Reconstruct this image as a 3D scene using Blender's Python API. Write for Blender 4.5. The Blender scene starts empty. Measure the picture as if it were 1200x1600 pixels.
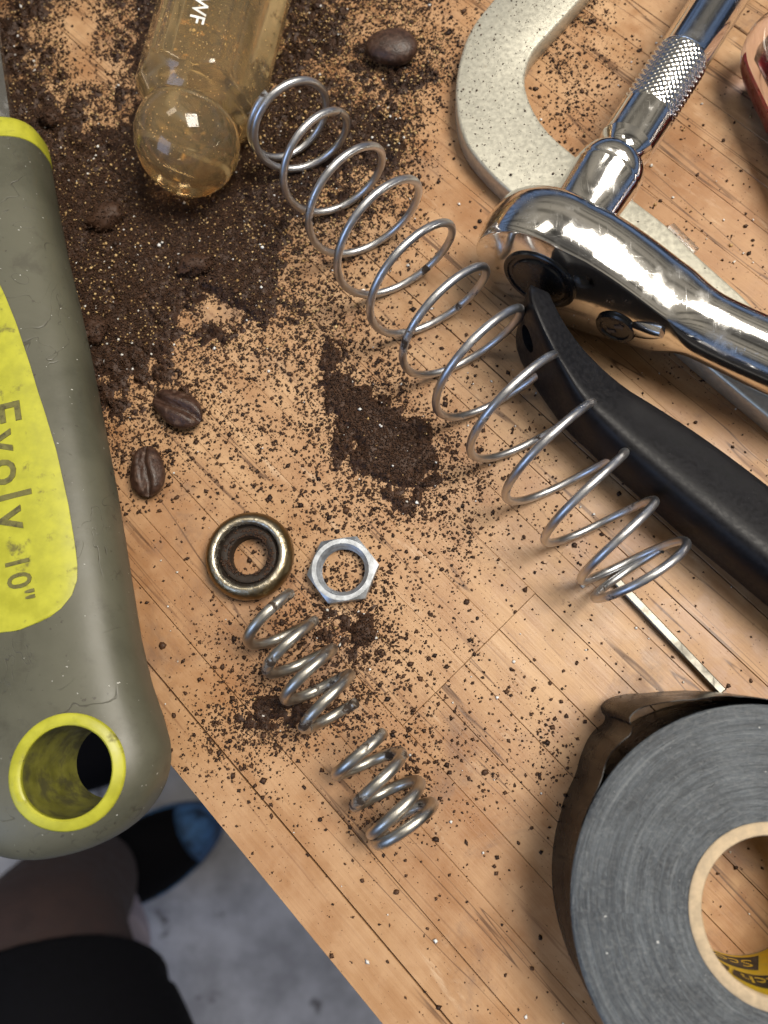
import bpy, bmesh, math, random
import numpy as np
from mathutils import Vector, Matrix
random.seed(7); RNG = np.random.default_rng(11)
S = 0.001                                   # everything is measured in millimetres, bench top at z = 0

# ------------------------------------------------------------------ camera
sc = bpy.context.scene
F, H, NAD = 1110.0, 150.0, (70.0, 260.0)    # focal length (px of a 1200x1600 frame), height over bench, plumb point
_up = np.array([-NAD[0], NAD[1], F]); _up /= np.linalg.norm(_up)
_x = np.array([1.0, 0, 0]); _x = _x - _up * _x.dot(_up); _x /= np.linalg.norm(_x)
ROT = np.array([_x, np.cross(_up, _x), _up])
def P(px, py, z=0.0):
    d = ROT @ np.array([px - 600.0, 800.0 - py, -F]); t = (z - H) / d[2]
    return np.array([d[0] * t, d[1] * t, z])
def Q(x, y, z=0.0):
    c = np.stack([np.asarray(x, float), np.asarray(y, float), np.asarray(z, float) + 0 * np.asarray(x, float) - H], -1) @ ROT
    return 600 + F * c[..., 0] / -c[..., 2], 800 - F * c[..., 1] / -c[..., 2]
cam = bpy.data.cameras.new('camera'); camo = bpy.data.objects.new('camera', cam)
sc.collection.objects.link(camo)
M4 = Matrix.Identity(4)
for i in range(3):
    for j in range(3): M4[i][j] = ROT[i][j]
M4[2][3] = H * S
camo.matrix_world = M4
cam.sensor_fit = 'VERTICAL'; cam.sensor_height = 36; cam.sensor_width = 27; cam.lens = F / 1600 * 36
cam.clip_start = 0.005; cam.clip_end = 50
cam.dof.use_dof = True; cam.dof.focus_distance = 0.147; cam.dof.aperture_fstop = 15.0
sc.camera = camo

# ------------------------------------------------------------------ light: a dim workshop, a warm lamp, a cool window
w = bpy.data.worlds.new('World'); sc.world = w; w.use_nodes = True
wt = w.node_tree; bg = wt.nodes['Background']     # daylight low all round, a pale ceiling with stripes added to streak the chrome, the photographer leaning over
def _n(k, **kw):
    nd = wt.nodes.new(k)
    for a_, b_ in kw.items(): setattr(nd, a_, b_)
    return nd
_tc = _n('ShaderNodeTexCoord'); _sx = _n('ShaderNodeSeparateXYZ'); _cr = _n('ShaderNodeValToRGB')
wt.links.new(_tc.outputs['Generated'], _sx.inputs[0]); wt.links.new(_sx.outputs[2], _cr.inputs[0])
_e = _cr.color_ramp.elements; _e[0].position = 0.0; _e[0].color = (.06, .06, .07, 1); _e[1].position = 1.0; _e[1].color = (.16, .15, .14, 1)
for _p, _c in ((.04, (.10, .13, .20, 1)), (.12, (.36, .52, .88, 1)), (.27, (.32, .45, .72, 1)), (.34, (.15, .16, .19, 1)), (.46, (.55, .50, .42, 1)), (.76, (.92, .82, .66, 1)), (.92, (.45, .41, .35, 1))):
    _k = _e.new(_p); _k.color = _c
_dv = _n('ShaderNodeMath', operation='MAXIMUM'); wt.links.new(_sx.outputs[2], _dv.inputs[0]); _dv.inputs[1].default_value = .2
_lx = _n('ShaderNodeMath', operation='MULTIPLY_ADD'); wt.links.new(_sx.outputs[0], _lx.inputs[0]); _lx.inputs[1].default_value = .9; wt.links.new(_sx.outputs[1], _lx.inputs[2])
_pl = _n('ShaderNodeMath', operation='DIVIDE'); wt.links.new(_lx.outputs[0], _pl.inputs[0]); wt.links.new(_dv.outputs[0], _pl.inputs[1])
_sn = _n('ShaderNodeMath', operation='SINE'); _m9 = _n('ShaderNodeMath', operation='MULTIPLY'); wt.links.new(_pl.outputs[0], _m9.inputs[0]); _m9.inputs[1].default_value = 11.0; wt.links.new(_m9.outputs[0], _sn.inputs[0])
_mr = _n('ShaderNodeMapRange'); wt.links.new(_sn.outputs[0], _mr.inputs[0])
for _i, _v in zip((1, 2, 3, 4), (.35, .75, 1.0, .38)): _mr.inputs[_i].default_value = _v
_mx = _n('ShaderNodeMix', data_type='RGBA', blend_type='MULTIPLY'); _mx.inputs[0].default_value = 1.0
wt.links.new(_cr.outputs[0], _mx.inputs[6]); wt.links.new(_mr.outputs[0], _mx.inputs[7]); wt.links.new(_mx.outputs[2], bg.inputs[0])
bg.inputs[1].default_value = 0.41
def area(name, az, el, dist, size, power, col, size_y=None):
    l = bpy.data.lights.new(name, 'AREA'); l.energy = power; l.color = col
    l.shape = 'RECTANGLE'; l.size = size; l.size_y = size_y or size
    o = bpy.data.objects.new(name, l); sc.collection.objects.link(o)
    a, e = math.radians(az), math.radians(el)
    v = Vector((math.cos(a) * math.cos(e), math.sin(a) * math.cos(e), math.sin(e)))
    o.location = v * dist + Vector((0, 0.05, 0)); o.rotation_euler = v.to_track_quat('Z', 'Y').to_euler()
    return o
area('bench_lamp', 18, 64, 1.10, 0.50, 17.0, (1.0, 0.93, 0.82), 0.44)
area('ceiling_lamp', 125, 66, 2.0, 0.6, 4.5, (1.0, 0.93, 0.80), 0.35)
area('window_light', 222, 33, 1.7, 0.8, 7.0, (0.40, 0.60, 1.0), 0.8)
vs = sc.view_settings
vs.view_transform = 'Standard'; vs.look = 'None'; vs.gamma = 1; vs.exposure = 0.0; vs.use_curve_mapping = False
sc.cycles.use_denoising = True; sc.cycles.use_adaptive_sampling = True; sc.cycles.adaptive_threshold = 0.03; sc.cycles.max_bounces = 8; sc.cycles.transmission_bounces = 8; sc.cycles.diffuse_bounces = 2; sc.cycles.glossy_bounces = 4
sc.cycles.caustics_refractive = True; sc.cycles.caustics_reflective = False

# ------------------------------------------------------------------ helpers
COL = sc.collection
def tag(o, label=None, cat=None, group=None, kind=None):
    if label: o['label'] = label
    if cat: o['category'] = cat
    if group: o['group'] = group
    if kind: o['kind'] = kind
    return o
def thing(name, label, cat, org, group=None):
    o = bpy.data.objects.new(name, None); COL.objects.link(o)
    o.empty_display_size = 0.01
    o.location = Vector(org) * S
    return tag(o, label, cat, group)
def org_of(o):
    v = Vector((0, 0, 0))
    while o is not None: v = v + Vector(o.location); o = o.parent
    return np.array(v) / S
def mk(name, V, Fc, mat, parent=None, smooth=True, sharp=35, org=None):
    """one mesh object from world-millimetre vertices; origin at the parent's or at org"""
    V = np.asarray(V, float)
    if parent is not None: o0 = org_of(parent)
    else: o0 = np.array(org if org is not None else (0, 0, 0), float)
    me = bpy.data.meshes.new(name)
    me.from_pydata(((V - o0) * S).tolist(), [], [list(map(int, f)) for f in Fc]); me.update()
    if mat is not None: me.materials.append(mat)
    if smooth:
        me.shade_smooth()
        if sharp: me.set_sharp_from_angle(angle=math.radians(sharp))
    o = bpy.data.objects.new(name, me); COL.objects.link(o)
    if parent is not None: o.parent = parent
    else: o.location = Vector(o0) * S
    return o
def fix_normals(V, Fc):
    bm = bmesh.new(); vs_ = [bm.verts.new(v) for v in V]
    for f in Fc:
        try: bm.faces.new([vs_[i] for i in f])
        except ValueError: pass
    bmesh.ops.recalc_face_normals(bm, faces=bm.faces); bm.verts.index_update()
    v2 = [v.co[:] for v in bm.verts]; f2 = [[v.index for v in f.verts] for f in bm.faces]
    bm.free(); return v2, f2
def loft(rings, cap=(True, True), closed=True, loop=False):
    n = len(rings[0]); V = np.concatenate([np.asarray(r, float) for r in rings]); Fc = []
    m = len(rings)
    for i in range(m if loop else m - 1):
        for j in range(n if closed else n - 1):
            a, b = i * n + j, i * n + (j + 1) % n
            i2 = (i + 1) % m
            Fc.append((a, b, i2 * n + (j + 1) % n, i2 * n + j))
    if not loop and closed:
        if cap[0]: Fc.append(tuple(range(n))[::-1])
        if cap[1]: Fc.append(tuple((m - 1) * n + k for k in range(n)))
    return fix_normals(V, Fc)
def tube(path, rad, n=14):
    path = np.asarray(path, float); m = len(path)
    rad = np.full(m, rad) if np.isscalar(rad) else np.asarray(rad)
    T = np.gradient(path, axis=0); T /= np.linalg.norm(T, axis=1)[:, None]
    u = np.cross(T[0], [0, 0, 1.0]);
    if np.linalg.norm(u) < 1e-3: u = np.cross(T[0], [0, 1.0, 0])
    u /= np.linalg.norm(u); rings = []
    for i in range(m):
        u = u - T[i] * u.dot(T[i]); u /= np.linalg.norm(u); v = np.cross(T[i], u)
        a = np.linspace(0, 2 * math.pi, n, endpoint=False)
        rings.append(path[i] + rad[i] * (np.cos(a)[:, None] * u + np.sin(a)[:, None] * v))
    return loft(rings)
def frame(d):
    d = np.asarray(d, float); d = d / np.linalg.norm(d)
    u = np.cross(d, [0, 0, 1.0])
    if np.linalg.norm(u) < 1e-3: u = np.array([1.0, 0, 0])
    u /= np.linalg.norm(u); return u, np.cross(u, d), d
def lathe(prof, o, d=(0, 0, 1), n=64, cap=(True, True), loop=False):
    """prof: list of (radius, distance along d)"""
    u, v, d = frame(d); a = np.linspace(0, 2 * math.pi, n, endpoint=False)
    rings = [np.asarray(o) + d * h + r * (np.cos(a)[:, None] * u + np.sin(a)[:, None] * v) for r, h in prof]
    return loft(rings, cap=cap, loop=loop)
def smooth_path(pts, m=12):
    pts = np.asarray(pts, float); out = []
    p = np.vstack([2 * pts[0] - pts[1], pts, 2 * pts[-1] - pts[-2]])
    for i in range(1, len(p) - 2):
        for t in np.linspace(0, 1, m, endpoint=False):
            out.append(.5 * ((2 * p[i]) + (-p[i-1] + p[i+1]) * t + (2*p[i-1] - 5*p[i] + 4*p[i+1] - p[i+2]) * t*t + (-p[i-1] + 3*p[i] - 3*p[i+1] + p[i+2]) * t**3))
    out.append(pts[-1]); return np.array(out)
def boxv(c, hx, hy, hz, d=(1, 0), bev=0.0):
    """bevelled-top box, d its direction in plan"""
    d = np.array(d, float); d /= np.linalg.norm(d); n = np.array([-d[1], d[0]]); rings = []
    lv = [(-hz, 0), (hz - bev, 0), (hz, bev)] if bev else [(-hz, 0), (hz, 0)]
    for z, b in lv:
        rings.append([np.array([*(np.array(c[:2]) + sx * (hx - b) * d + sy * (hy - b) * n), c[2] + z]) for sx, sy in ((-1, -1), (1, -1), (1, 1), (-1, 1))])
    return loft(rings)
def text2d(body, size, extrude=0.0, space=1.0):
    cu = bpy.data.curves.new('lettering', 'FONT'); cu.body = body; cu.size = size; cu.extrude = extrude; cu.resolution_u = 3; cu.space_character = space; cu.offset = size * .01
    o = bpy.data.objects.new('lettering', cu); COL.objects.link(o)
    bpy.context.view_layer.update()
    me = bpy.data.meshes.new_from_object(o.evaluated_get(bpy.context.evaluated_depsgraph_get()))
    V = np.array([v.co[:] for v in me.vertices]); Fc = [tuple(p.vertices) for p in me.polygons]
    bpy.data.objects.remove(o); bpy.data.curves.remove(cu); bpy.data.meshes.remove(me)
    return V, Fc
def boolean(V, Fc, V2, F2):
    obs = []
    for v, f in ((V, Fc), (V2, F2)):
        me = bpy.data.meshes.new('tmp'); me.from_pydata([list(map(float, q)) for q in v], [], [list(map(int, q)) for q in f]); me.update()
        o = bpy.data.objects.new('tmp', me); COL.objects.link(o); obs.append(o)
    md = obs[0].modifiers.new('b', 'BOOLEAN'); md.operation = 'DIFFERENCE'; md.object = obs[1]; md.solver = 'EXACT'
    bpy.context.view_layer.update()
    me = bpy.data.meshes.new_from_object(obs[0].evaluated_get(bpy.context.evaluated_depsgraph_get()))
    V = np.array([v.co[:] for v in me.vertices]); Fc = [tuple(p.vertices) for p in me.polygons]
    for o in obs: m = o.data; bpy.data.objects.remove(o); bpy.data.meshes.remove(m)
    bpy.data.meshes.remove(me); return V, Fc

# ------------------------------------------------------------------ materials
class N:
    """tiny node-graph writer"""
    def __init__(s, name):
        s.m = bpy.data.materials.new(name); s.m.use_nodes = True
        s.t = s.m.node_tree; s.b = s.t.nodes['Principled BSDF']
    def n(s, kind, **kw):
        nd = s.t.nodes.new(kind)
        for k, v in kw.items():
            if k.startswith('i_'): nd.inputs[k[2:].replace('_', ' ')].default_value = v
            else: setattr(nd, k, v)
        return nd
    def l(s, a, b): s.t.links.new(a, b); return b
    def pos(s, scale=(1, 1, 1), world=False):
        if world: src = s.n('ShaderNodeNewGeometry').outputs['Position']
        else: src = s.n('ShaderNodeTexCoord').outputs['Object']
        mp = s.n('ShaderNodeMapping'); mp.inputs['Scale'].default_value = scale
        s.l(src, mp.inputs[0]); return mp.outputs[0]
    def noise(s, vec, scale=1, detail=4, rough=.55, dist=0, lo=None, hi=None):
        nd = s.n('ShaderNodeTexNoise'); s.l(vec, nd.inputs['Vector'])
        nd.inputs['Scale'].default_value = scale; nd.inputs['Detail'].default_value = detail
        nd.inputs['Roughness'].default_value = rough; nd.inputs['Distortion'].default_value = dist
        o = nd.outputs[0]
        return s.rng(o, lo, hi) if lo is not None else o
    def rng(s, v, lo, hi, a=0.0, b=1.0):
        r = s.n('ShaderNodeMapRange'); r.interpolation_type = 'SMOOTHSTEP'; s.l(v, r.inputs[0])
        for k, x in zip((1, 2, 3, 4), (lo, hi, a, b)): r.inputs[k].default_value = x
        return r.outputs[0]
    def mix(s, f, a, b, mode='MIX'):
        m = s.n('ShaderNodeMix', data_type='RGBA', blend_type=mode)
        for sock, v in ((m.inputs[0], f), (m.inputs[6], a), (m.inputs[7], b)):
            if hasattr(v, 'is_linked'): s.l(v, sock)
            elif isinstance(v, (int, float)): sock.default_value = v
            else: sock.default_value = (*v, 1)
        return m.outputs[2]
    def math(s, op, a, b=0.0, c=None):
        m = s.n('ShaderNodeMath', operation=op)
        for sock, v in zip(m.inputs, (a, b) if c is None else (a, b, c)):
            if hasattr(v, 'is_linked'): s.l(v, sock)
            else: sock.default_value = v
        return m.outputs[0]
    def set(s, **kw):
        for k, v in kw.items():
            sock = s.b.inputs[k.replace('_', ' ')]
            if hasattr(v, 'is_linked'): s.l(v, sock)
            elif isinstance(v, tuple): sock.default_value = (*v, 1) if len(v) == 3 else v
            else: sock.default_value = v
        return s
    def bump(s, h, strength=.4, dist=.0001):
        b = s.n('ShaderNodeBump'); b.inputs['Strength'].default_value = strength; b.inputs['Distance'].default_value = dist
        s.l(h, b.inputs['Height']); s.l(b.outputs[0], s.b.inputs['Normal']); return s

def m_wood():
    g = N('wood'); p = g.pos((1, 1, 1)); rnd = g.n('ShaderNodeObjectInfo').outputs['Random']
    off = g.n('ShaderNodeVectorMath', operation='ADD'); g.l(p, off.inputs[0])
    cmb = g.n('ShaderNodeCombineXYZ'); g.l(g.math('MULTIPLY', rnd, 3.0), cmb.inputs[0]); g.l(g.math('MULTIPLY', rnd, 7.3), cmb.inputs[1])
    g.l(cmb.outputs[0], off.inputs[1])
    def st(x, y):
        mp = g.n('ShaderNodeMapping'); mp.inputs['Scale'].default_value = (x, y, 60); g.l(off.outputs[0], mp.inputs[0]); return mp.outputs[0]
    streak = g.noise(st(14, 260), 1, 5, .6, .4, .28, .72)
    fibre = g.noise(st(90, 2600), 1, 4, .6, 0, .35, .68)
    dark = g.noise(st(22, 420), 1, 5, .62, .6, .60, .74)
    wp = g.pos((1, 1, 1), world=True)
    blot = g.noise(wp, 26, 5, .6, .3, .32, .70)
    speck = g.noise(wp, 900, 3, .6, 0, .66, .76)
    mott = g.noise(wp, 130, 4, .6, .2, .35, .7)
    c = g.mix(streak, (.38, .215, .103), (.56, .36, .198))
    c = g.mix(g.math('MULTIPLY', blot, .95), c, (.29, .135, .055))
    c = g.mix(g.math('MULTIPLY', mott, .45), c, (.66, .44, .25))
    c = g.mix(g.math('MULTIPLY', g.rng(rnd, 0, 1), .40), c, (.33, .165, .075))
    crk = g.rng(g.math('ABSOLUTE', g.math('SUBTRACT', g.noise(st(6, 130), 1, 3, .5, .5), .5)), 0, .010, 1, 0)
    crk = g.math('MULTIPLY', crk, g.noise(st(9, 60), 1, 2, .5, 0, .42, .50))
    c = g.mix(g.math('MULTIPLY', crk, .85), c, (.07, .032, .016))
    grim = g.math('MULTIPLY', g.noise(wp, 38, 7, .72, .5, .52, .70), .68); c = g.mix(grim, c, (.17, .105, .075))
    dust = g.noise(wp, 420, 6, .75, .2, .60, .72); c = g.mix(g.math('MULTIPLY', dust, .55), c, (.17, .095, .055))
    wear = g.noise(st(40, 200), 1, 5, .7, .3, .60, .74); c = g.mix(g.math('MULTIPLY', wear, .4), c, (.74, .57, .40))
    c = g.mix(g.math('MULTIPLY', fibre, .20), c, (.30, .14, .06))
    c = g.mix(g.math('MULTIPLY', dark, .55), c, (.17, .075, .035))
    c = g.mix(g.math('MULTIPLY', speck, .5), c, (.16, .075, .04))
    g.set(Base_Color=c, Roughness=g.rng(mott, 0, 1, .38, .56), Specular_IOR_Level=.42)
    h = g.math('ADD', g.math('MULTIPLY', fibre, .5), g.math('MULTIPLY', g.noise(wp, 700, 3), .6))
    return g.bump(h, .28, .00012).m
def m_plain(name, col, rough=.5, metal=0.0, nscale=400, amt=.25, dirt=None, bump=.15, bd=.00008, spec=.5):
    g = N(name); p = g.pos()
    a = g.noise(p, nscale, 5, .6, 0, .3, .7)
    c = g.mix(a, tuple(x * (1 - amt) for x in col), tuple(min(1, x * (1 + amt * .6)) for x in col))
    r = g.rng(a, 0, 1, rough * .85, min(1, rough * 1.15))
    if dirt:
        dcol, lo, hi, ds, amtd = dirt
        d = g.math('MULTIPLY', g.noise(p, ds, 6, .65, .2, lo, hi), amtd)
        c = g.mix(d, c, dcol); 
        r = g.math('ADD', r, g.math('MULTIPLY', d, .25))
        if metal: g.set(Metallic=g.math('MULTIPLY', g.math('SUBTRACT', 1.0, d), metal))
    elif metal: g.set(Metallic=metal)
    g.set(Base_Color=c, Roughness=r, Specular_IOR_Level=spec)
    if bump: g.bump(g.noise(p, nscale * 3, 4), bump, bd)
    return g.m
def m_chrome(name, col=(.82, .81, .79), rough=.07, scr=.18):
    g = N(name); p = g.pos()
    s1 = g.noise(g.pos((3000, 160, 900)), 1, 3, .6, .3, .60, .72)
    s2 = g.noise(g.pos((200, 2800, 1200)), 1, 3, .6, .3, .62, .74)
    sm = g.noise(p, 160, 4, .6, 0, .45, .75)
    r = g.math('ADD', g.math('MULTIPLY', g.math('ADD', s1, s2), scr * .45), g.rng(sm, 0, 1, rough, rough + scr * .7))
    spk = g.noise(p, 1700, 2, .5, 0, .72, .77)
    c = g.mix(g.math('MULTIPLY', spk, .7), col, (.12, .08, .05))
    g.set(Base_Color=c, Roughness=r, Metallic=1.0)
    g.bump(g.math('ADD', s1, s2), .07, .00005); return g.m
def m_wire(name, dirt_lo, col=(.46, .47, .49)):
    g = N(name); p = g.pos()
    d = g.noise(p, 130, 7, .66, .3, dirt_lo, dirt_lo + .06)
    f = g.noise(p, 500, 2, .5, 0, .3, .7)
    c = g.mix(f, col, tuple(x * 1.12 for x in col)); c = g.mix(d, c, (.045, .03, .02))
    g.set(Base_Color=c, Metallic=g.math('SUBTRACT', 1.0, g.math('MULTIPLY', d, .85)), Roughness=g.math('ADD', g.rng(f, 0, 1, .33, .38), g.math('MULTIPLY', d, .4)))
    g.bump(g.math('ADD', g.math('MULTIPLY', d, 1.5), g.math('MULTIPLY', f, .04)), .15, .00008); return g.m
def m_glass(name, col, rough=.05, ior=1.47, tr=1.0):
    g = N(name); p = g.pos()
    g.set(Base_Color=col, Transmission_Weight=tr, IOR=ior)
    s = g.noise(p, 420, 4, .65, 0, .42, .75)
    g.set(Roughness=g.rng(s, 0, 1, rough, rough + .16))
    g.bump(g.noise(p, 120, 3), .06, .0002); return g.m
def m_coffee(name, a=(.016, .007, .004), b=(.080, .037, .017), rough=.6):
    g = N(name); r = g.n('ShaderNodeNewGeometry').outputs['Random Per Island']
    g.set(Base_Color=g.mix(r, a, b), Roughness=rough, Specular_IOR_Level=.35); return g.m
def m_grip():
    g = N('olive_rubber'); p = g.pos()
    big = g.noise(p, 38, 5, .6, .3, .3, .7); fine = g.noise(p, 1500, 4, .6, 0, .3, .7)
    def cuts(sc_, lo, wd):
        q = g.noise(p, sc_, 2, .5, 1.5); return g.rng(g.math('ABSOLUTE', g.math('SUBTRACT', q, .5)), 0, wd, 1, 0)
    mask = g.noise(p, 70, 3, .6, 0, .47, .58)
    sc1 = g.math('MAXIMUM', g.math('MULTIPLY', cuts(80, 0, .008), mask), g.math('MULTIPLY', cuts(210, 0, .008), g.noise(p, 55, 3, .6, 0, .58, .64)))
    spk = g.noise(p, 700, 3, .6, 0, .68, .74)
    c = g.mix(big, (.058, .058, .040), (.102, .100, .070)); c = g.mix(g.math('MULTIPLY', fine, .25), c, (.10, .095, .07))
    c = g.mix(g.math('MULTIPLY', sc1, .7), c, (.035, .03, .022)); c = g.mix(g.math('MULTIPLY', spk, .7), c, (.03, .022, .016)); c = g.mix(g.noise(g.pos((1, 1.6, 1)), 1000, 2, .5, 0, .745, .765), c, (.6, .6, .56)); c = g.mix(g.math('MULTIPLY', g.noise(p, 120, 6, .7, .3, .54, .7), .45), c, (.045, .04, .028))
    g.set(Base_Color=c, Roughness=g.rng(big, 0, 1, .36, .48), Specular_IOR_Level=.5)
    g.bump(g.math('SUBTRACT', g.math('MULTIPLY', g.noise(p, 160, 4), 1.0), g.math('MULTIPLY', sc1, 1.0)), .25, .0003); return g.m
def m_tape_side():
    g = N('tape_layers'); tc = g.pos()
    sep = g.n('ShaderNodeSeparateXYZ'); g.l(tc, sep.inputs[0])
    r = g.math('SQRT', g.math('ADD', g.math('POWER', sep.outputs[0], 2), g.math('POWER', sep.outputs[1], 2)))
    ang = g.math('ARCTAN2', sep.outputs[1], sep.outputs[0])
    cmb = g.n('ShaderNodeCombineXYZ'); g.l(g.math('MULTIPLY', r, 3200), cmb.inputs[0]); g.l(g.math('MULTIPLY', ang, 9), cmb.inputs[1])
    ring = g.noise(cmb.outputs[0], 1, 4, .6, .1)
    cm2 = g.n('ShaderNodeCombineXYZ'); g.l(g.math('MULTIPLY', r, 1500), cm2.inputs[0]); g.l(g.math('MULTIPLY', ang, 3.2), cm2.inputs[1])
    st = g.noise(cm2.outputs[0], 1, 5, .65, .3, .42, .72)
    blot = g.noise(tc, 75, 6, .68, .3, .38, .68); gr = g.noise(tc, 1300, 4, .7, 0, .42, .68)
    c = g.mix(g.rng(ring, .35, .65), (.013, .017, .023), (.050, .059, .071))
    c = g.mix(g.math('MULTIPLY', st, .45), c, (.15, .168, .185)); c = g.mix(g.math('MULTIPLY', blot, .5), c, (.13, .148, .165))
    c = g.mix(g.math('MULTIPLY', gr, .22), c, (.24, .25, .25))
    cm3 = g.n('ShaderNodeCombineXYZ'); g.l(g.math('MULTIPLY', r, 900), cm3.inputs[0]); g.l(g.math('MULTIPLY', ang, .5), cm3.inputs[1])
    lay3 = g.noise(cm3.outputs[0], 1, 5, .7, .1); c = g.mix(g.math('MULTIPLY', g.rng(lay3, .46, .62), .55), c, (.022, .027, .034)); c = g.mix(g.math('MULTIPLY', g.rng(lay3, .42, .34), .4), c, (.19, .205, .215))
    c = g.mix(g.noise(tc, 1100, 2, .5, 0, .745, .77), c, (.6, .6, .58))
    dk = g.noise(tc, 900, 3, .6, 0, .69, .74); c = g.mix(g.math('MULTIPLY', dk, .7), c, (.02, .02, .02))
    g.set(Base_Color=c, Roughness=.5, Specular_IOR_Level=.5)
    g.bump(g.math('ADD', g.math('ADD', ring, g.math('MULTIPLY', st, .7)), g.math('MULTIPLY', gr, .4)), .5, .00025); return g.m
def m_ring():
    g = N('grimy_brass'); p = g.pos()
    sep = g.n('ShaderNodeSeparateXYZ'); g.l(p, sep.inputs[0])
    r = g.math('SQRT', g.math('ADD', g.math('POWER', sep.outputs[0], 2), g.math('POWER', sep.outputs[1], 2)))
    n1 = g.noise(p, 420, 6, .75, .2); n2 = g.noise(p, 900, 4, .6, 0, .35, .7)
    grime = g.rng(g.math('ADD', n1, g.rng(r, .0058, .0074, .36, -.14)), .53, .62)
    c = g.mix(g.rng(r, .0072, .0088), (.58, .54, .45), (.25, .19, .10)); c = g.mix(g.math('MULTIPLY', n2, .5), c, (.30, .22, .10))
    c = g.mix(grime, c, (.022, .014, .009))
    g.set(Base_Color=c, Metallic=g.math('SUBTRACT', 1.0, g.math('MULTIPLY', grime, .8)), Roughness=g.math('ADD', .33, g.math('MULTIPLY', grime, .35)))
    g.bump(g.math('ADD', g.math('MULTIPLY', grime, 1.5), n2), .4, .00015); return g.m
def m_floor():
    g = N('concrete'); p = g.pos((1, 1, 1), world=True)
    a = g.noise(p, 14, 6, .65, 0, .3, .7); b = g.noise(p, 18, 4, .6, .2, .60, .72)
    c = g.mix(a, (.32, .32, .345), (.56, .56, .60)); c = g.mix(b, c, (.11, .10, .105))
    g.set(Base_Color=c, Roughness=.85); return g.m

WOOD = m_wood()
GRIP = m_grip()
YEL = m_plain('yellow_plastic', (.42, .415, .032), .45, 0, 260, .16, ((.10, .085, .03), .57, .72, 240, .85), .12)
HOLE_SHADE = m_plain('shaded_hole_yellow', (.16, .155, .022), .6, 0, 300, .3, ((.05, .045, .02), .45, .65, 200, .8))  # shade inside the hanging hole, painted as a darker yellow
LETTER = m_plain('grimy_letter', (.15, .14, .04), .5, 0, 900, .25, ((.05, .04, .02), .5, .68, 700, .8))
CHROME = m_chrome('chrome', (.80, .79, .77), .10, .24)
STEEL = m_chrome('worn_steel', (.70, .69, .66), .16, .3)
DULL = m_chrome('dull_steel', (.20, .19, .165), .42, .3)
WIRE = m_wire('spring_steel', .60, (.56, .565, .58))
WIRE2 = m_wire('dirty_spring_steel', .565, (.50, .48, .435))
AMBER = m_glass('amber_acetate', (1.0, .76, .41), .045, 1.47, .92)
CLEAR = m_glass('clear_plastic', (.93, .86, .92), .05)
RED = m_plain('red_plastic', (.26, .008, .014), .3)
WHITE = m_plain('white_print', (.80, .80, .78), .5)
BLACKP = m_plain('black_plastic', (.010, .010, .012), .44, 0, 1100, .3, ((.16, .15, .14), .71, .75, 1500, .7), .10, .00004, .16)
BLACKG = m_plain('black_gloss', (.012, .012, .013), .25)
GOLD = m_plain('gold_paint', (.58, .56, .47), .40, .5, 900, .12, ((.25, .19, .12), .66, .76, 260, .5), .35, .0001)
ZINC = m_plain('zinc_plate', (.50, .53, .57), .42, .9, 500, .2, ((.10, .08, .06), .64, .74, 600, .6), .2)
BRASS = m_ring()
TAPES = m_tape_side()
TAPEO = m_plain('black_vinyl', (.006, .006, .007), .26, 0, 200, .3, None, .1, .0002, .09)
CARD = m_plain('cardboard', (.50, .385, .25), .8, 0, 700, .18, ((.25, .17, .11), .66, .76, 500, .5))
LABY = m_plain('yellow_label', (.68, .47, .02), .45, 0, 600, .1)
LABK = m_plain('black_ink', (.02, .018, .015), .5)
COFFEE = m_coffee('coffee_grounds')
COFFEE2 = m_coffee('coffee_dust', (.034, .015, .008), (.062, .029, .015))
CHAFF = m_coffee('coffee_chaff', (.30, .17, .06), (.70, .50, .24), .4)
FLAKE = m_coffee('pale_flake', (.62, .60, .56), (.85, .84, .82), .5)
BEAN = m_plain('roasted_bean', (.052, .025, .016), .42, 0, 900, .45, ((.22, .15, .11), .55, .72, 420, .5), .5, .00025)
FLOOR = m_floor()
LEG_SHADE = m_plain('shaded_leg', (.045, .026, .024), .8, 0, 60, .2)  # dark brown paints the shade on the leg
LEG_EDGE_LIT = m_plain('lit_leg_edge', (.55, .48, .54), .9, 0, 60, .1)  # pale colour paints the light along the leg's edge
CLOTH = m_plain('black_cloth', (.006, .006, .008), .9, 0, 300, .3, None, .1, .0001, .1)
BLUE = m_plain('blue_fabric', (.06, .16, .36), .7, 0, 34, .85)
UNDER = m_plain('bench_core', (.05, .028, .016), .9)

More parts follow.
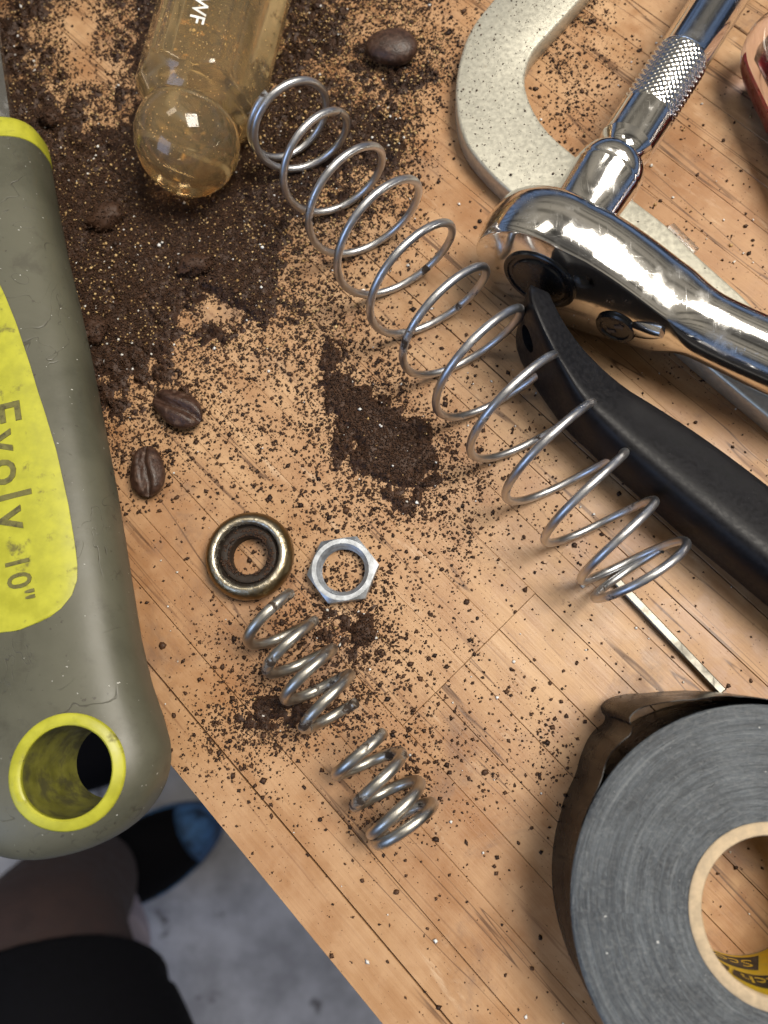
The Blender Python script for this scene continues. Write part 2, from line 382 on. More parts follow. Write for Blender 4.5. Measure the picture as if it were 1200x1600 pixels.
# ------------------------------------------------------------------ floor and bench
z0 = -900
fl = mk('floor', [(-2500, -2500, z0), (2500, -2500, z0), (2500, 2500, z0), (-2500, 2500, z0)], [(0, 1, 2, 3)], FLOOR, smooth=False)
tag(fl, kind='structure')
TH = math.radians(-46.3); DA = np.array([math.cos(TH), math.sin(TH)]); DN = np.array([-math.sin(TH), math.cos(TH)])
bench = thing('workbench', 'wooden workbench top of narrow light brown strips, scattered with coffee grounds', 'workbench', (0, 0, 0))
rows = [-50.3, -40.6, -31.3, -21.0, -10.4, -1.0, 7.3, 17.4, 28.2]
while rows[-1] < 235: rows.append(rows[-1] + random.uniform(9.2, 11.2))
for k in range(len(rows) - 1):
    a, b = rows[k], rows[k + 1]
    if -12 < a < 27: cuts = [-330 + random.uniform(0, 40), 3.0, 220]
    else:
        cuts = [-330 + random.uniform(0, 40)]
        while cuts[-1] < 210: cuts.append(cuts[-1] + random.uniform(560, 700))
    for c0, c1 in zip(cuts[:-1], cuts[1:]):
        hx, hy = (c1 - c0) / 2 - .04, (b - a) / 2 - random.choice([.006, .01, .02, .05, .09, .13])
        bev = random.choice([.05, .07, .1]); dz = random.uniform(-.03, .02)
        if k == 0: hy -= .2
        V, Fc = boxv((0, 0, 0), hx, hy, 9, (1, 0), bev)
        me = bpy.data.meshes.new('plank'); me.from_pydata((np.array(V) * S).tolist(), [], Fc); me.materials.append(WOOD); me.update()
        o = bpy.data.objects.new('plank', me); COL.objects.link(o); o.parent = bench
        c = (c0 + c1) / 2 * DA + (a + b) / 2 * DN
        o.location = (c[0] * S, c[1] * S, (-9 + dz) * S); o.rotation_euler = (0, 0, TH)
c = -60 * DA + 92 * DN
mk('bench_core', *boxv((c[0], c[1], -30), 265, 141.5, 12.2, DA), UNDER, bench, False)

# ------------------------------------------------------------------ springs
def spring(name, label, axis0, az, r_fn, wire, a_fn, ph0, ph1, mat, zoff=0.0, group=None):
    d = np.array([math.cos(math.radians(az)), math.sin(math.radians(az)), 0]); n = np.array([-d[1], d[0], 0])
    ph = np.linspace(ph0, ph1, int((ph1 - ph0) / (2 * math.pi) * 56) + 1)
    pts = []
    for p in ph:
        a = a_fn(p / (2 * math.pi)); r = r_fn(a)
        pts.append(np.array([axis0[0], axis0[1], 0]) + d * a + n * r * math.cos(p) + np.array([0, 0, 1]) * (r * math.sin(p) + max(r, zoff) + wire))
    V, Fc = tube(pts, wire, 14)
    o = mk(name, V, Fc, mat, org=(axis0[0], axis0[1], 0), sharp=50)
    tag(o, label, 'spring', group); return o
def table(xs, ys, soft=0.0):
    if soft:
        d = np.linspace(min(xs), max(xs), 900); v = np.interp(d, xs, ys); k = max(3, int(soft / (d[1] - d[0]))); h = np.hanning(k + 2)[1:-1]; h /= h.sum()
        v = np.convolve(np.concatenate([2 * v[0] - v[1:k // 2 + 1][::-1], v, 2 * v[-1] - v[-k + k // 2:-1][::-1] if k - k // 2 > 1 else []]), h, 'same')[k // 2:k // 2 + 900]
        xs, ys = d, v
    return lambda x: float(np.interp(x, xs, ys))
zs = 12.6
o0 = (P(542, 307, zs)[:2] + 0)
Rk = [(520,150),(548,195),(603,245),(660,300),(712,365),(765,430),(818,490),(870,560),(925,635),(975,710),(1020,785),(1060,860)]
Lk = [(398,215),(440,300),(482,370),(527,440),(577,500),(628,570),(680,640),(730,705),(780,775),(840,845),(897,905),(917,940)]
RW = np.array([P(*p, zs)[:2] for p in Rk]); LW = np.array([P(*p, zs)[:2] for p in Lk]); MW = (RW + LW) / 2
AZ = math.degrees(math.atan2(*(MW[-2] - MW[1])[::-1])); d_ = np.array([math.cos(math.radians(AZ)), math.sin(math.radians(AZ))]); n_ = np.array([-d_[1], d_[0]])
o0 = MW.mean(0)
ra, la = (RW - o0) @ d_, (LW - o0) @ d_
ax_x = [-.7] + [v for k in range(12) for v in (k, k + .5)] + [11.75, 11.95]
ax_y = [ra[0] - 1.6] + [v for k in range(12) for v in (ra[k], la[k])] + [la[-1] - .6, la[-1] + .6]
ax_y = np.convolve(np.pad(ax_y, 1, mode='edge'), [.15, .7, .15], 'valid')
ax_x = list(ax_x); ax_y = list(ax_y); _i = ax_x.index(11.5); ax_x.insert(_i, 11.25); ax_y.insert(_i, max(ax_y) + 2.8)
wd = ((RW - LW) @ n_) / 2 - .85
spring('compression_spring', 'long open-coiled steel spring lying diagonally from screwdriver to black handle', o0, AZ,
       table((ra + la) / 2, np.clip(wd, 9.9, 13.4)), .85, table(ax_x, ax_y, .55), -.7 * 2 * math.pi, 11.9 * 2 * math.pi, WIRE, 11.6)
def short(name, label, Rp, Lp, x0, x1, zc, wire, r, group=None, endclose=0):
    RW = np.array([P(*p, zc)[:2] for p in Rp]); LW = np.array([P(*p, zc)[:2] for p in Lp])
    M = (RW[1:] + LW[:-1]) / 2; d = M[-1] - M[0]; az = math.degrees(math.atan2(d[1], d[0])); d /= np.linalg.norm(d); o = M.mean(0)
    ra, la = (RW - o) @ d, (LW - o) @ d
    xs = [v for k in range(len(ra)) for v in (k, k + .5)]; ys = [v for k in range(len(ra)) for v in (ra[k], la[k])]
    xs += [xs[-1] + .5]; ys += [ys[-1] + endclose]
    ys = np.maximum.accumulate(ys)
    spring(name, label, o, az, lambda a: r, wire, table(xs, ys, .4), x0 * 2 * math.pi, x1 * 2 * math.pi, WIRE2)
short('compression_spring', 'short dirty steel spring with open ends just below the brass ring',
      [(455,925),(497,965),(525,1010),(553,1050)], [(382,1010),(412,1055),(440,1098),(470,1143)], .07, 3.85, 8.3, 1.1, 6.45, endclose=2.2)
short('compression_spring', 'short dirty steel spring nearest the bench edge, its last coil closed',
      [(597,1143),(633,1175),(663,1220),(682,1255)], [(520,1215),(548,1265),(575,1308),(578,1322)], .08, 3.62, 8.3, 1.1, 6.25, endclose=.6)

# ------------------------------------------------------------------ ring and nut
rc = P(389.5, 868, 3); rc[2] = 0
prof = [(3.65, .2), (3.65, 3.0), (3.95, 3.3), (4.8, 3.5), (5.25, 3.4), (5.4, 2.9), (5.65, 2.8), (5.8, 3.2), (5.95, 4.3), (6.35, 4.75), (6.95, 4.75), (7.7, 4.25), (8.3, 3.3), (8.5, 2.2), (8.25, 1.1), (7.6, .4), (6.8, .05), (4.5, .05)]
prof = [(a * 1.12, b * 1.08) for a, b in prof]; p2 = []
for (a, b), (c_, d2) in zip(prof, prof[1:] + prof[:1]): p2 += [(a, b), ((a + c_) / 2, (b + d2) / 2)]
V, Fc = lathe(p2, rc, n=72, loop=True)
tag(mk('bushing', V, Fc, BRASS, org=rc, sharp=60), 'round grimy brass ring with a blackened bore beside the hex nut', 'ring')
nc = P(535.5, 890, 2.6); nc[2] = 0
nut = thing('hex_nut', 'silver zinc plated hex nut lying flat beside the brass ring', 'nut', nc)
ang0 = math.atan2(*(P(592, 879, 2.6) - P(478, 896, 2.6))[[1, 0]]); Rc = 7.7; nseg = 72
rings = []
def hexr(a): return Rc * math.cos(math.pi / 6) / math.cos(((a - ang0) % (math.pi / 3)) - math.pi / 6)
A_ = [2 * math.pi * k / nseg + ang0 for k in range(nseg)]
def rr(f, z): return [np.array([nc[0] + f(a) * math.cos(a), nc[1] + f(a) * math.sin(a), z(a) if callable(z) else z]) for a in A_]
ch = lambda a: 3.1 - max(0, hexr(a) - 6.55) * .55
rings = [rr(lambda a: 4.95, .05), rr(lambda a: min(hexr(a), 6.6), .05), rr(hexr, lambda a: .05 + max(0, hexr(a) - 6.55) * .55), rr(hexr, ch), rr(lambda a: min(hexr(a), 6.5), 3.12), rr(lambda a: 5.55, 3.12), rr(lambda a: 5.0, 2.65)]
th_ = []
V, Fc = loft(rings, cap=(False, False)); mk('body', V, Fc, ZINC, nut, sharp=25)
hx = [(5.0, 2.65)] + [(4.65 if k % 2 else 4.95, 2.5 - k * .29) for k in range(9)] + [(4.95, .05)]
V, Fc = lathe(hx, nc, n=48, cap=(False, False)); mk('thread', V, Fc, ZINC, nut, sharp=25)

# ------------------------------------------------------------------ coffee beans
def bean(label, px, az, L, W, Hh, crease, zt=0):
    c = P(px[0], px[1], 2); c[2] = zt; u = np.array([math.cos(math.radians(az)), math.sin(math.radians(az)), 0]); v = np.array([-u[1], u[0], 0])
    n, m = 40, 28; rings = []
    for i in range(m + 1):
        f = math.pi * i / m; ring = []
        for j in range(n):
            q = 2 * math.pi * j / n
            x, y, z = -math.cos(f), math.sin(f) * math.cos(q), math.sin(f) * math.sin(q)
            yy = y * W / 2 * (1 + .06 * math.sin(3 * x)); zz = z * Hh / 2
            if crease and z > 0:
                zz *= .72; wv = .10 * math.sin(x * 3.0)
                zz -= Hh * .30 * math.exp(-((y - wv) / .16) ** 2) * (1 - x * x) ** .3
                zz += Hh * .10 * math.exp(-((abs(y - wv) - .42) / .25) ** 2) * math.sin(f)
            ring.append(c + u * x * L / 2 + v * yy + np.array([0, 0, zz + Hh * .42]))
        rings.append(ring)
    V, Fc = loft(rings); V = np.array(V)
    V += RNG.normal(0, .03, V.shape)
    tag(mk('coffee_bean', V, Fc, BEAN, org=c, sharp=0), label, 'coffee bean', 'roasted coffee beans lying on the bench')
bean('split coffee bean half buried at the lower rim of the grounds heap', (279, 640), -31, 12.6, 8.0, 5.5, True, .4)
bean('coffee bean with a pale glossy half, close to the wrench grip', (231, 737), -84, 11.8, 7.8, 5.5, True)
bean('coffee bean lying crease down between the screwdriver and the gold clamp', (612, 80), -6, 13.2, 9.8, 6.2, False, .6)

# ------------------------------------------------------------------ adjustable wrench
WZ = 10.0
A0 = P(-35, 205, WZ)[:2]; A1 = P(101, 1207, WZ)[:2]; wx = (A1 - A0) / np.linalg.norm(A1 - A0); wn = np.array([-wx[1], wx[0]])
wrench = thing('adjustable_wrench', 'adjustable wrench with olive grey grip, yellow label and yellow hanging hole', 'wrench', (*(A0 + wx * 80), 0))
ws = [-1, 0.6, 2.8, 8.6, 25, 38.6, 52, 64.2, 81.8, 98.7, 114.6, 129.7, 138.4, 146.6, 152]
wwid = [12.6, 14.4, 15.0, 15.3, 15.5, 15.9, 16.8, 17.4, 17.9, 18.2, 18.1, 18.0, 18.6, 20.0, 20.3]
SE = 165.6
def Wd(s):
    if s <= 150: return float(np.interp(s, ws, wwid))
    q = (s - 150) / (SE - 150); return 20.3 * max(0.0, 1 - q ** 2.2) ** (1 / 2.2)
def Tk(s):
    t = float(np.interp(s, [-1, .8, 4, 60, 120, 150], [7.4, 8.8, 9.4, 9.6, 9.8, 10.0]))
    if s > 148: q = (s - 148) / (SE - 148); t *= max(0.0, 1 - q ** 2.6) ** (1 / 2.6)
    return t
PW = 2.7
def wtop(s, v):
    w_ = max(Wd(s), 1e-6); return WZ + Tk(s) * max(0.0, 1 - min(1, abs(v / w_)) ** PW) ** (1 / PW)
def W3(s, v, z): return np.array([*(A0 + wx * s + wn * v), z])
def wring(s, grow=0.0, n=64):
    r = []
    for k in range(n):
        a = 2 * math.pi * k / n; c_, s_ = math.cos(a), math.sin(a)
        r.append(W3(s, (Wd(s) + grow) * math.copysign(abs(c_) ** (2 / PW), c_), WZ + (Tk(s) + grow) * math.copysign(abs(s_) ** (2 / PW), s_)))
    return r
ss = list(np.linspace(11.4, 148, 60)) + list(148 + (SE - .02 - 148) * np.sin(np.linspace(.08, 1, 22) * math.pi / 2))
V, Fc = loft([wring(s) for s in ss])
hc = P(101, 1207, 20.0)
hs, hv = (hc[:2] - A0) @ wx, (hc[:2] - A0) @ wn
V2, F2 = lathe([(10.1, -5), (10.1, 30)], (hc[0], hc[1], 0), n=72)
V, Fc = boolean(V, Fc, V2, F2)
grip = mk('grip', V, Fc, GRIP, wrench, sharp=40)
def ringpt(r, a, dz):
    p = np.array([hc[0] + r * math.cos(a), hc[1] + r * math.sin(a)]) - A0
    s_, v_ = p @ wx, p @ wn; return W3(s_, v_, (wtop(s_, v_) + dz))
AA = np.linspace(0, 2 * math.pi, 80, endpoint=False)
rg = [[np.array([*ringpt(10.25, a, 0)[:2], .9]) for a in AA], [ringpt(10.25, a, -.6) for a in AA], [ringpt(10.2, a, .22) for a in AA], [ringpt(9.9, a, .45) for a in AA],
      [ringpt(8.35, a, .40) for a in AA], [ringpt(8.05, a, .1) for a in AA], [ringpt(8.1, a, -1.0) for a in AA], [np.array([*ringpt(8.2, a, 0)[:2], .9]) for a in AA]]
V, Fc = loft(rg, loop=True); ringo = mk('hanging_hole_ring', V, Fc, YEL, wrench, sharp=45)
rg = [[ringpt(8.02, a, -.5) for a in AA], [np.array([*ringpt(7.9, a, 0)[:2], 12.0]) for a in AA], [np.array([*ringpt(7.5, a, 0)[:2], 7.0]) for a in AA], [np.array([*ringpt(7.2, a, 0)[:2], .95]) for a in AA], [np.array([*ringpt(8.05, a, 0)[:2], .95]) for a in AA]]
V, Fc = loft(rg, loop=True); mk('shaded_hole_wall', V, Fc, HOLE_SHADE, ringo, sharp=45)  # extra inner wall that carries the painted shade of the hole
V, Fc = loft([wring(s, g_) for s, g_ in ((5.0, -4.0), (5.1, -2.2), (5.5, -1.0), (6.2, -.3), (7.2, .1), (9, .18), (11.2, .18), (11.9, .15), (12.2, -.3))]); mk('collar', V, Fc, YEL, wrench, sharp=45)
# the yellow name plate
ls = [42, 44, 47, 53, 60.2, 70, 76.5, 81.1, 90.1, 101.5, 110, 114, 117, 119.8, 121.8, 123.2, 123.9]
lb = [0.3, 2.6, 4.2, 5.9, 7.4, 8.9, 9.7, 10.4, 11.5, 12.2, 12.3, 12.2, 11.8, 10.5, 8.4, 5.6, .4]
sr = np.concatenate([np.linspace(42, 44, 5), np.linspace(45, 112, 48), np.linspace(113, 123.9, 22)])
rows_ = []
for s in sr:
    b = float(np.interp(s, ls, lb)); row = [W3(s, -b, wtop(s, b) - .4)]
    for q in np.linspace(-1, 1, 17):
        e = .30 * (1 - abs(q) ** 14 * .6) ; row.append(W3(s, q * b, wtop(s, q * b) + e))
    row.append(W3(s, b, wtop(s, b) - .4)); rows_.append(row)
V, Fc = loft(rows_, closed=False); plate = mk('name_plate', V, Fc, YEL, wrench, sharp=50)
if plate.data.polygons[len(plate.data.polygons)//2].normal.z < 0: plate.data.flip_normals()
def on_wrench(body, size, s_start, v_base, name):
    T, Ft = text2d(body, size, .16, 1.22 if size > 8 else 1.08)
    V = []
    for x, y, z in T:
        s_, v_ = s_start + x, v_base + y
        V.append(W3(s_, v_, wtop(s_, v_) + .30 + (.16 if z > 0 else -.05)))
    mk(name, V, Ft, LETTER, plate, smooth=False)
# handle axis runs down the picture; letters stand with their tops to the right
def px_sv(px, py): p = P(px, py, 20)[:2] - A0; return p @ wx, p @ wn
s1, v1 = px_sv(-12, 655); s2, v2 = px_sv(8, 858)
on_wrench('Evolv', 10.6, s1 - 3.4, v1 - 1.5, 'lettering'); on_wrench('10"', 6.6, s2 + 1.6, v2 - .2, 'lettering')
# forged shank
def shr(s, g): 
    w_, t_ = 10.4 - g, 5.6
    return [W3(s, v * w_ * (.8 if z < 0 else 1), WZ + (z if z > 0 else z * .4)) for v, z in ((-1, -t_ + 1), (-.84, -t_), (.84, -t_), (1, -t_ + 1), (1, t_ - 1.2), (.84, t_), (.55, t_), (.5, t_ - .5), (-.5, t_ - .5), (-.55, t_), (-.84, t_), (-1, t_ - 1.2))]
V, Fc = loft([shr(s, max(0, (-s - 8) * -.01)) for s in (-70, -40, -20, -8, 6)]); mk('shank', V, Fc, STEEL, wrench, sharp=30)
V, Fc = loft([[W3(s, v, WZ + z) for v, z in ((-6, 5.0), (6, 5.0), (6, 5.8), (-6, 5.8))] for s in (-4.5, 5.5)]); mk('stamped_boss', V, Fc, STEEL, wrench, sharp=30)

# ------------------------------------------------------------------ screwdriver
sz = 15.0
b0 = P(293, 221, 13.0); t0 = P(352, 0, sz); sdx = np.array([t0[0] - b0[0], t0[1] - b0[1], 2.0]); sdx /= np.linalg.norm(sdx)
sd = thing('screwdriver', 'clear amber plastic screwdriver handle with a ball end, dusted with grounds', 'screwdriver', (b0[0], b0[1], 0))
su, sv, sdx = frame(sdx)
def hexrad(a, ap, cl): return min(cl, ap / math.cos(((a) % (math.pi / 3)) - math.pi / 6))
rings = []; nn = 96
spec = []
for f in np.linspace(.02, math.pi * .63, 26): spec.append((-11.9 * math.cos(f), lambda a, r=11.9 * math.sin(f): r))
hb = -11.9 * math.cos(math.pi * .63)
for h, r in ((hb + .4, 10.5), (hb + .9, 10.5), (hb + 1.4, 11.1)): spec.append((h, lambda a, r=r: r))
def shoulder(h): return 11.1 + (h - hb - 1.4) * .75 if h < hb + 4 else 13.05 + (1 - math.exp(-(h - hb - 4) / 2.4)) * 2.4
for h in np.concatenate([np.linspace(hb + 2.4, hb + 14, 26), np.linspace(hb + 16, 100, 12)]):
    spec.append((h, lambda a, h=h: min(shoulder(h), hexrad(a + .15, 13.6, 15.2) - .9 * max(0, math.cos(6 * (a + .15))) ** 8)))
for h, f in spec:
    rings.append([b0 + sdx * h + f(2 * math.pi * k / nn) * (math.cos(2 * math.pi * k / nn) * su + math.sin(2 * math.pi * k / nn) * sv) for k in range(nn)])
V, Fc = loft(rings); hd = mk('handle', V, Fc, AMBER, sd, sharp=32)
V, Fc = lathe([(3.2, 38), (3.4, 40), (3.4, 130)], b0, sdx, 24); mk('blade', V, Fc, STEEL, sd, sharp=40)
# the white stamped letters on the upper facet
from mathutils.bvhtree import BVHTree
bv = BVHTree.FromPolygons([Vector(v) for v in V] if False else [Vector(np.array(v.co) / S + org_of(sd)) for v in hd.data.vertices], [tuple(p.vertices) for p in hd.data.polygons])
T, Ft = text2d('WF', 4.6, .06)
o_ = P(309, -2, 27); ex = -np.array([sdx[0], sdx[1]]); ex /= np.linalg.norm(ex); ey = np.array([-ex[1], ex[0]])
V = []
for x, y, z in T:
    q = o_[:2] + ex * x + ey * y; hit = bv.ray_cast(Vector((q[0], q[1], 80)), Vector((0, 0, -1)))[0]
    V.append((q[0], q[1], (hit.z if hit else 26) + (.10 if z > 0 else .02)))
mk('lettering', V, Ft, WHITE, hd, smooth=False)
SD_BVH = bv

# ------------------------------------------------------------------ gold C-clamp
CT = 5.6
outer = [(900,-160),(830,-70),(770,0),(735,47),(716,105),(713,165),(727,220),(760,264),(800,302),(900,388),(1000,478),(1080,550),(1146,606),(1260,700),(1330,760)]
inner = [(1420,690),(1300,590),(1200,503),(1162,463),(1096,404),(1047,356),(1001,320),(945,279),(893,238),(855,203),(830,163),(820,122),(832,82),(862,47),(905,0),(965,-70),(1030,-150)]
po = smooth_path([P(*p, CT) for p in outer], 8); pi_ = smooth_path([P(*p, CT) for p in inner], 8)
# resample both runs to the same count and build the bar as a strip with rounded edges
def resample(p, n):
    d = np.concatenate([[0], np.cumsum(np.linalg.norm(np.diff(p, axis=0), axis=1))]); t = np.linspace(0, d[-1], n)
    return np.stack([np.interp(t, d, p[:, k]) for k in range(3)], 1)
no = 130; po = resample(po, no); pi_ = resample(pi_[::-1], no)
rings = []
for a, b in zip(po, pi_):
    d = (b - a); L = np.linalg.norm(d[:2]); e = d / L; z = lambda p, zz: np.array([p[0], p[1], zz])
    rings.append([z(a + e * .5, .05), z(b - e * .5, .05), z(b, .6), z(b, CT - .7), z(b - e * .25, CT - .2), z(b - e * .8, CT), z(a + e * .8, CT), z(a + e * .25, CT - .2), z(a, CT - .7), z(a, .6)])
V, Fc = loft(rings); cc = P(760, 200, 0)
tag(mk('c_clamp', V, Fc, GOLD, org=(cc[0], cc[1], 0), sharp=50), 'flat gold painted C-shaped clamp frame lying under the chrome ratchet', 'clamp')
CLAMP_POLY = np.vstack([po[:, :2], pi_[::-1, :2]])

# ------------------------------------------------------------------ ratchet with extension bar
az = math.radians(-31); RU = np.array([math.cos(az), math.sin(az), 0]); RN = np.array([-math.sin(az), math.cos(az), 0])   # RN points to the drive side
RD = P(843, 437, 14.0); RD[2] = 0
rat = thing('ratchet_handle', 'chrome ratchet standing on edge over the gold clamp, black dial facing the springs', 'ratchet', (*RD[:2], 0))
def R3(u, n, z): return RD + RU * u + RN * n + np.array([0, 0, z])
# teardrop outline in the (u, z) plane
ol = []
zc, Rr = 14.0, 14.0
for a in np.linspace(math.radians(78), math.radians(282), 44): ol.append(((Rr + (2.4 if math.cos(a) < 0 else 0)) * math.cos(a), zc + Rr * math.sin(a)))
lowr = [(8, .55), (13, 1.5), (19, 3.4), (25, 5.5), (31, 6.9), (38, 7.4), (50, 7.0), (70, 6.6), (95, 6.2), (120, 6.0)]
upr = [(120, 23.0), (95, 22.6), (70, 22.0), (50, 21.2), (38, 20.8), (31, 21.3), (25, 22.8), (19, 24.8), (13, 26.5), (8, 27.5)]
ol += list(map(tuple, smooth_path(lowr, 6))) + list(map(tuple, smooth_path(upr, 6)))
ol = np.array(ol); tn = np.roll(ol, -1, 0) - np.roll(ol, 1, 0); tn /= np.linalg.norm(tn, axis=1)[:, None]; nm = np.stack([tn[:, 1], -tn[:, 0]], 1)
if ((ol - np.array([0, 14.0])) * nm)[:40].sum() < 0: nm = -nm
RT = 13.5
prof = [(-1.6, 0.0), (-1.25, .12), (-1.0, .5), (-.62, 1.6), (-.28, 3.2), (-.06, 5.0), (0, 6.6), (-.06, 8.2), (-.3, 9.8), (-.8, 11.3), (-1.6, 12.5), (-2.6, 13.2), (-3.6, RT)]
def lay(off, n):
    q = []
    for (u, z), m_ in zip(ol, nm):
        t = min(1, max(0, (u - 26.0) / 9.0)); t = t * t * (3 - 2 * t); hh = 7.2
        el = -hh * (1 - math.sqrt(max(.012, 1 - abs((n - 6.75) / 6.75) ** 2.3)))
        o_ = off * (1 - t) + el * t; mm = m_ if u < 100 else np.array([0, math.copysign(1, z - 14.3)])
        q.append(R3(u + mm[0] * o_, n, z + mm[1] * o_))
    return q
V, Fc = loft([lay(o_, n) for o_, n in prof]); mk('body', V, Fc, CHROME, rat, sharp=28)
dial = mk('dial', *lathe([(8.3, .2), (8.3, -.35), (8.0, -.6), (7.3, -.6), (7.0, -.3), (6.3, -.3), (6.1, -.75), (5.6, -.95), (.01, -1.0)], R3(0, 0, 14.0), RN, 64), BLACKG, rat, sharp=30)
sel = mk('selector', *lathe([(4.4, .1), (4.4, -.5), (4.1, -.9), (3.3, -.95), (3.1, -.6), (.01, -.6)], R3(18.6, 0, 10.8), RN, 40), BLACKG, rat, sharp=30)
lv = []
for t in np.linspace(0, 1, 12):
    u_, z_ = 18.6 + 2.8 + t * 5.8, 12.2 + t * 4.6; w_ = 2.3 - 1.3 * t + .6 * math.sin(t * 3); hgt = .4 + 1.9 * t - .9 * t * t
    dr = np.array([.78, .62]); pr = np.array([-.62, .78])
    lv.append([R3(u_ + pr[0] * w_ * q, -max(.05, hgt) * k_, z_ + pr[1] * w_ * q) for q, k_ in ((-1, .0), (-.85, .7), (-.4, 1), (.4, 1), (.85, .7), (1, 0))])
V, Fc = loft(lv); mk('selector_lever', V, Fc, CHROME, sel, sharp=50)
# a raised double arrow on the selector disc
for sg in (1, -1):
    pts = [(sg * .5, .2), (sg * .5, 1.3), (sg * -.6, .1 + 1.7 * 1), (sg * .3, 2.0), (sg * 1.4, 2.0), (sg * 1.6, 1.0)] if False else [(sg * .2, .3), (sg * 1.6, .3), (sg * 1.6, -.3), (sg * 2.4, .75), (sg * 1.6, 1.8), (sg * 1.6, 1.2), (sg * .2, 1.2)]
    pts = [(x, y * sg) for x, y in pts]
    V = [R3(18.6 + x * .8 - y * .6, -.62 - k, 10.8 + y * .8 + x * .6) for k in (0, .14) for x, y in pts]; n7 = len(pts)
    Fc = [tuple(range(n7)), tuple(range(n7, 2 * n7))] + [(i, (i + 1) % n7, n7 + (i + 1) % n7, n7 + i) for i in range(n7)]
    mk('arrow_mark', *fix_normals(V, Fc), m_plain('grey_mark', (.05, .05, .055), .35) if sg == 1 else bpy.data.materials['grey_mark'], sel, smooth=False)
# extension bar
baz = math.radians(57.6); BX = np.array([math.cos(baz), math.sin(baz), 0.0]); BO = np.array([*RD[:2], 14.0])
bar = thing('extension_bar', 'chrome extension bar with knurled grip fitted into the ratchet', 'extension bar', (*(BO + BX * 45)[:2], 0))
V, Fc = lathe([(5.2, 10), (7.1, 13.6), (7.6, 14.4), (7.6, 27.0), (7.75, 27.3), (7.75, 28.0), (7.45, 28.3), (7.45, 28.7), (7.6, 29.0), (7.5, 31.2), (7.0, 32.3), (5.6, 33.0), (4.4, 33.4)], BO, BX, 72); mk('socket_end', V, Fc, CHROME, bar, sharp=30)
V, Fc = lathe([(4.6, 32.6), (4.5, 35.0), (4.9, 36.0), (5.5, 36.8), (6.05, 37.6), (6.05, 46.2), (5.9, 46.4)], BO, BX, 64); mk('neck', V, Fc, CHROME, bar, sharp=30)
bu, bvv, _ = frame(BX); nk, mk_ = 168, 84; rings = []
for i in range(mk_ + 1):
    h = 46.2 + 17.0 * i / mk_; r = []
    for k in range(nk):
        a = 2 * math.pi * k / nk
        p1, p2_ = (k / 7 + i / 7) % 1, (k / 7 - i / 7) % 1
        e = min(1 - abs(2 * p1 - 1), 1 - abs(2 * p2_ - 1)); e = min(1.0, e * 1.6)
        env = min(1, min(i, mk_ - i) / 5)
        r.append(BO + BX * h + (6.0 + (.24 * e) * env) * (math.cos(a) * bu + math.sin(a) * bvv))
    rings.append(r)
V, Fc = loft(rings); mk('knurled_grip', V, Fc, CHROME, bar, sharp=0)
V, Fc = lathe([(6.1, 63.0), (5.95, 63.5), (5.95, 150)], BO, BX, 64); mk('shaft', V, Fc, CHROME, bar, sharp=30)

# ------------------------------------------------------------------ black plastic lever
kc = P(1000, 700, 0)
lev = thing('lever_handle', 'matte black plastic lever handle with a bolt hole in its thin tip', 'handle', (kc[0], kc[1], 0))
# plan centre line at mid height, half width, top height
st = [((831, 486), 1.5, 17.5), ((829, 498), 2.4, 21.6), ((834, 522), 2.9, 22.6), ((854, 558), 3.4, 21.8), ((886, 596), 4.4, 19.8), ((926, 636), 5.8, 18.2), ((980, 677), 7.1, 17.2), ((1050, 730), 8.0, 17.0), ((1130, 795), 8.4, 17.4), ((1220, 868), 8.4, 17.4), ((1330, 960), 8.2, 17.2)]
cp = smooth_path([np.array([*P(*p, 8.5)[:2], 0]) for p, _, _ in st], 8); wv_ = smooth_path([[w_, h_] for _, w_, h_ in st], 8)
tg = np.gradient(cp, axis=0); tg /= np.linalg.norm(tg, axis=1)[:, None]; rings = []
for c_, t_, (w_, h_) in zip(cp, tg, wv_):
    n2 = np.array([-t_[1], t_[0], 0]); r = []
    px_ = float(np.interp(w_, [2.5, 6.5], [7.0, 3.0]))
    for k in range(44):
        a = 2 * math.pi * k / 44; ca, sa = math.cos(a), math.sin(a); hz = h_ / 2
        lx = math.copysign(abs(ca) ** (2 / px_), ca); lz = hz * math.copysign(abs(sa) ** (2 / px_), sa)
        if sa > 0: lz -= max(0.0, lx + .75) * min(2.6, w_ * .62) * sa
        r.append(c_ + n2 * w_ * lx + np.array([0, 0, hz + .05 + lz]))
    rings.append(r)
V, Fc = loft(rings)
i_h = int(np.argmin(np.linalg.norm(cp - np.array([*P(838, 532, 9)[:2], 0]), axis=1))); hn2 = np.array([-tg[i_h][1], tg[i_h][0], 0])
V2, F2 = lathe([(3.0, -20), (3.0, 20)], cp[i_h] + np.array([0, 0, 12.5]), hn2, 28)
V, Fc = boolean(V, Fc, V2, F2)
mk('body', V, Fc, BLACKP, lev, sharp=38)
V, Fc = lathe([(2.98, -1.5), (2.98, 1.5), (2.6, 1.5), (2.6, -1.5)], cp[i_h] + np.array([0, 0, 12.5]), hn2, 28, loop=True); mk('bolt_hole_sleeve', V, Fc, BLACKG, lev, sharp=30)

# ------------------------------------------------------------------ thin square rod
ra_, rb_ = P(955, 900, 1), P(1128, 1081, 1.0); dd = (rb_ - ra_)[:2]; L = np.linalg.norm(dd); dd /= L; rm = (ra_ + rb_) / 2
tag(mk('steel_rod', *boxv((rm[0], rm[1], .95), L / 2, .85, .9, dd, .2), DULL, org=(rm[0], rm[1], 0), sharp=20), 'thin square steel rod between the long spring and the tape roll', 'rod')

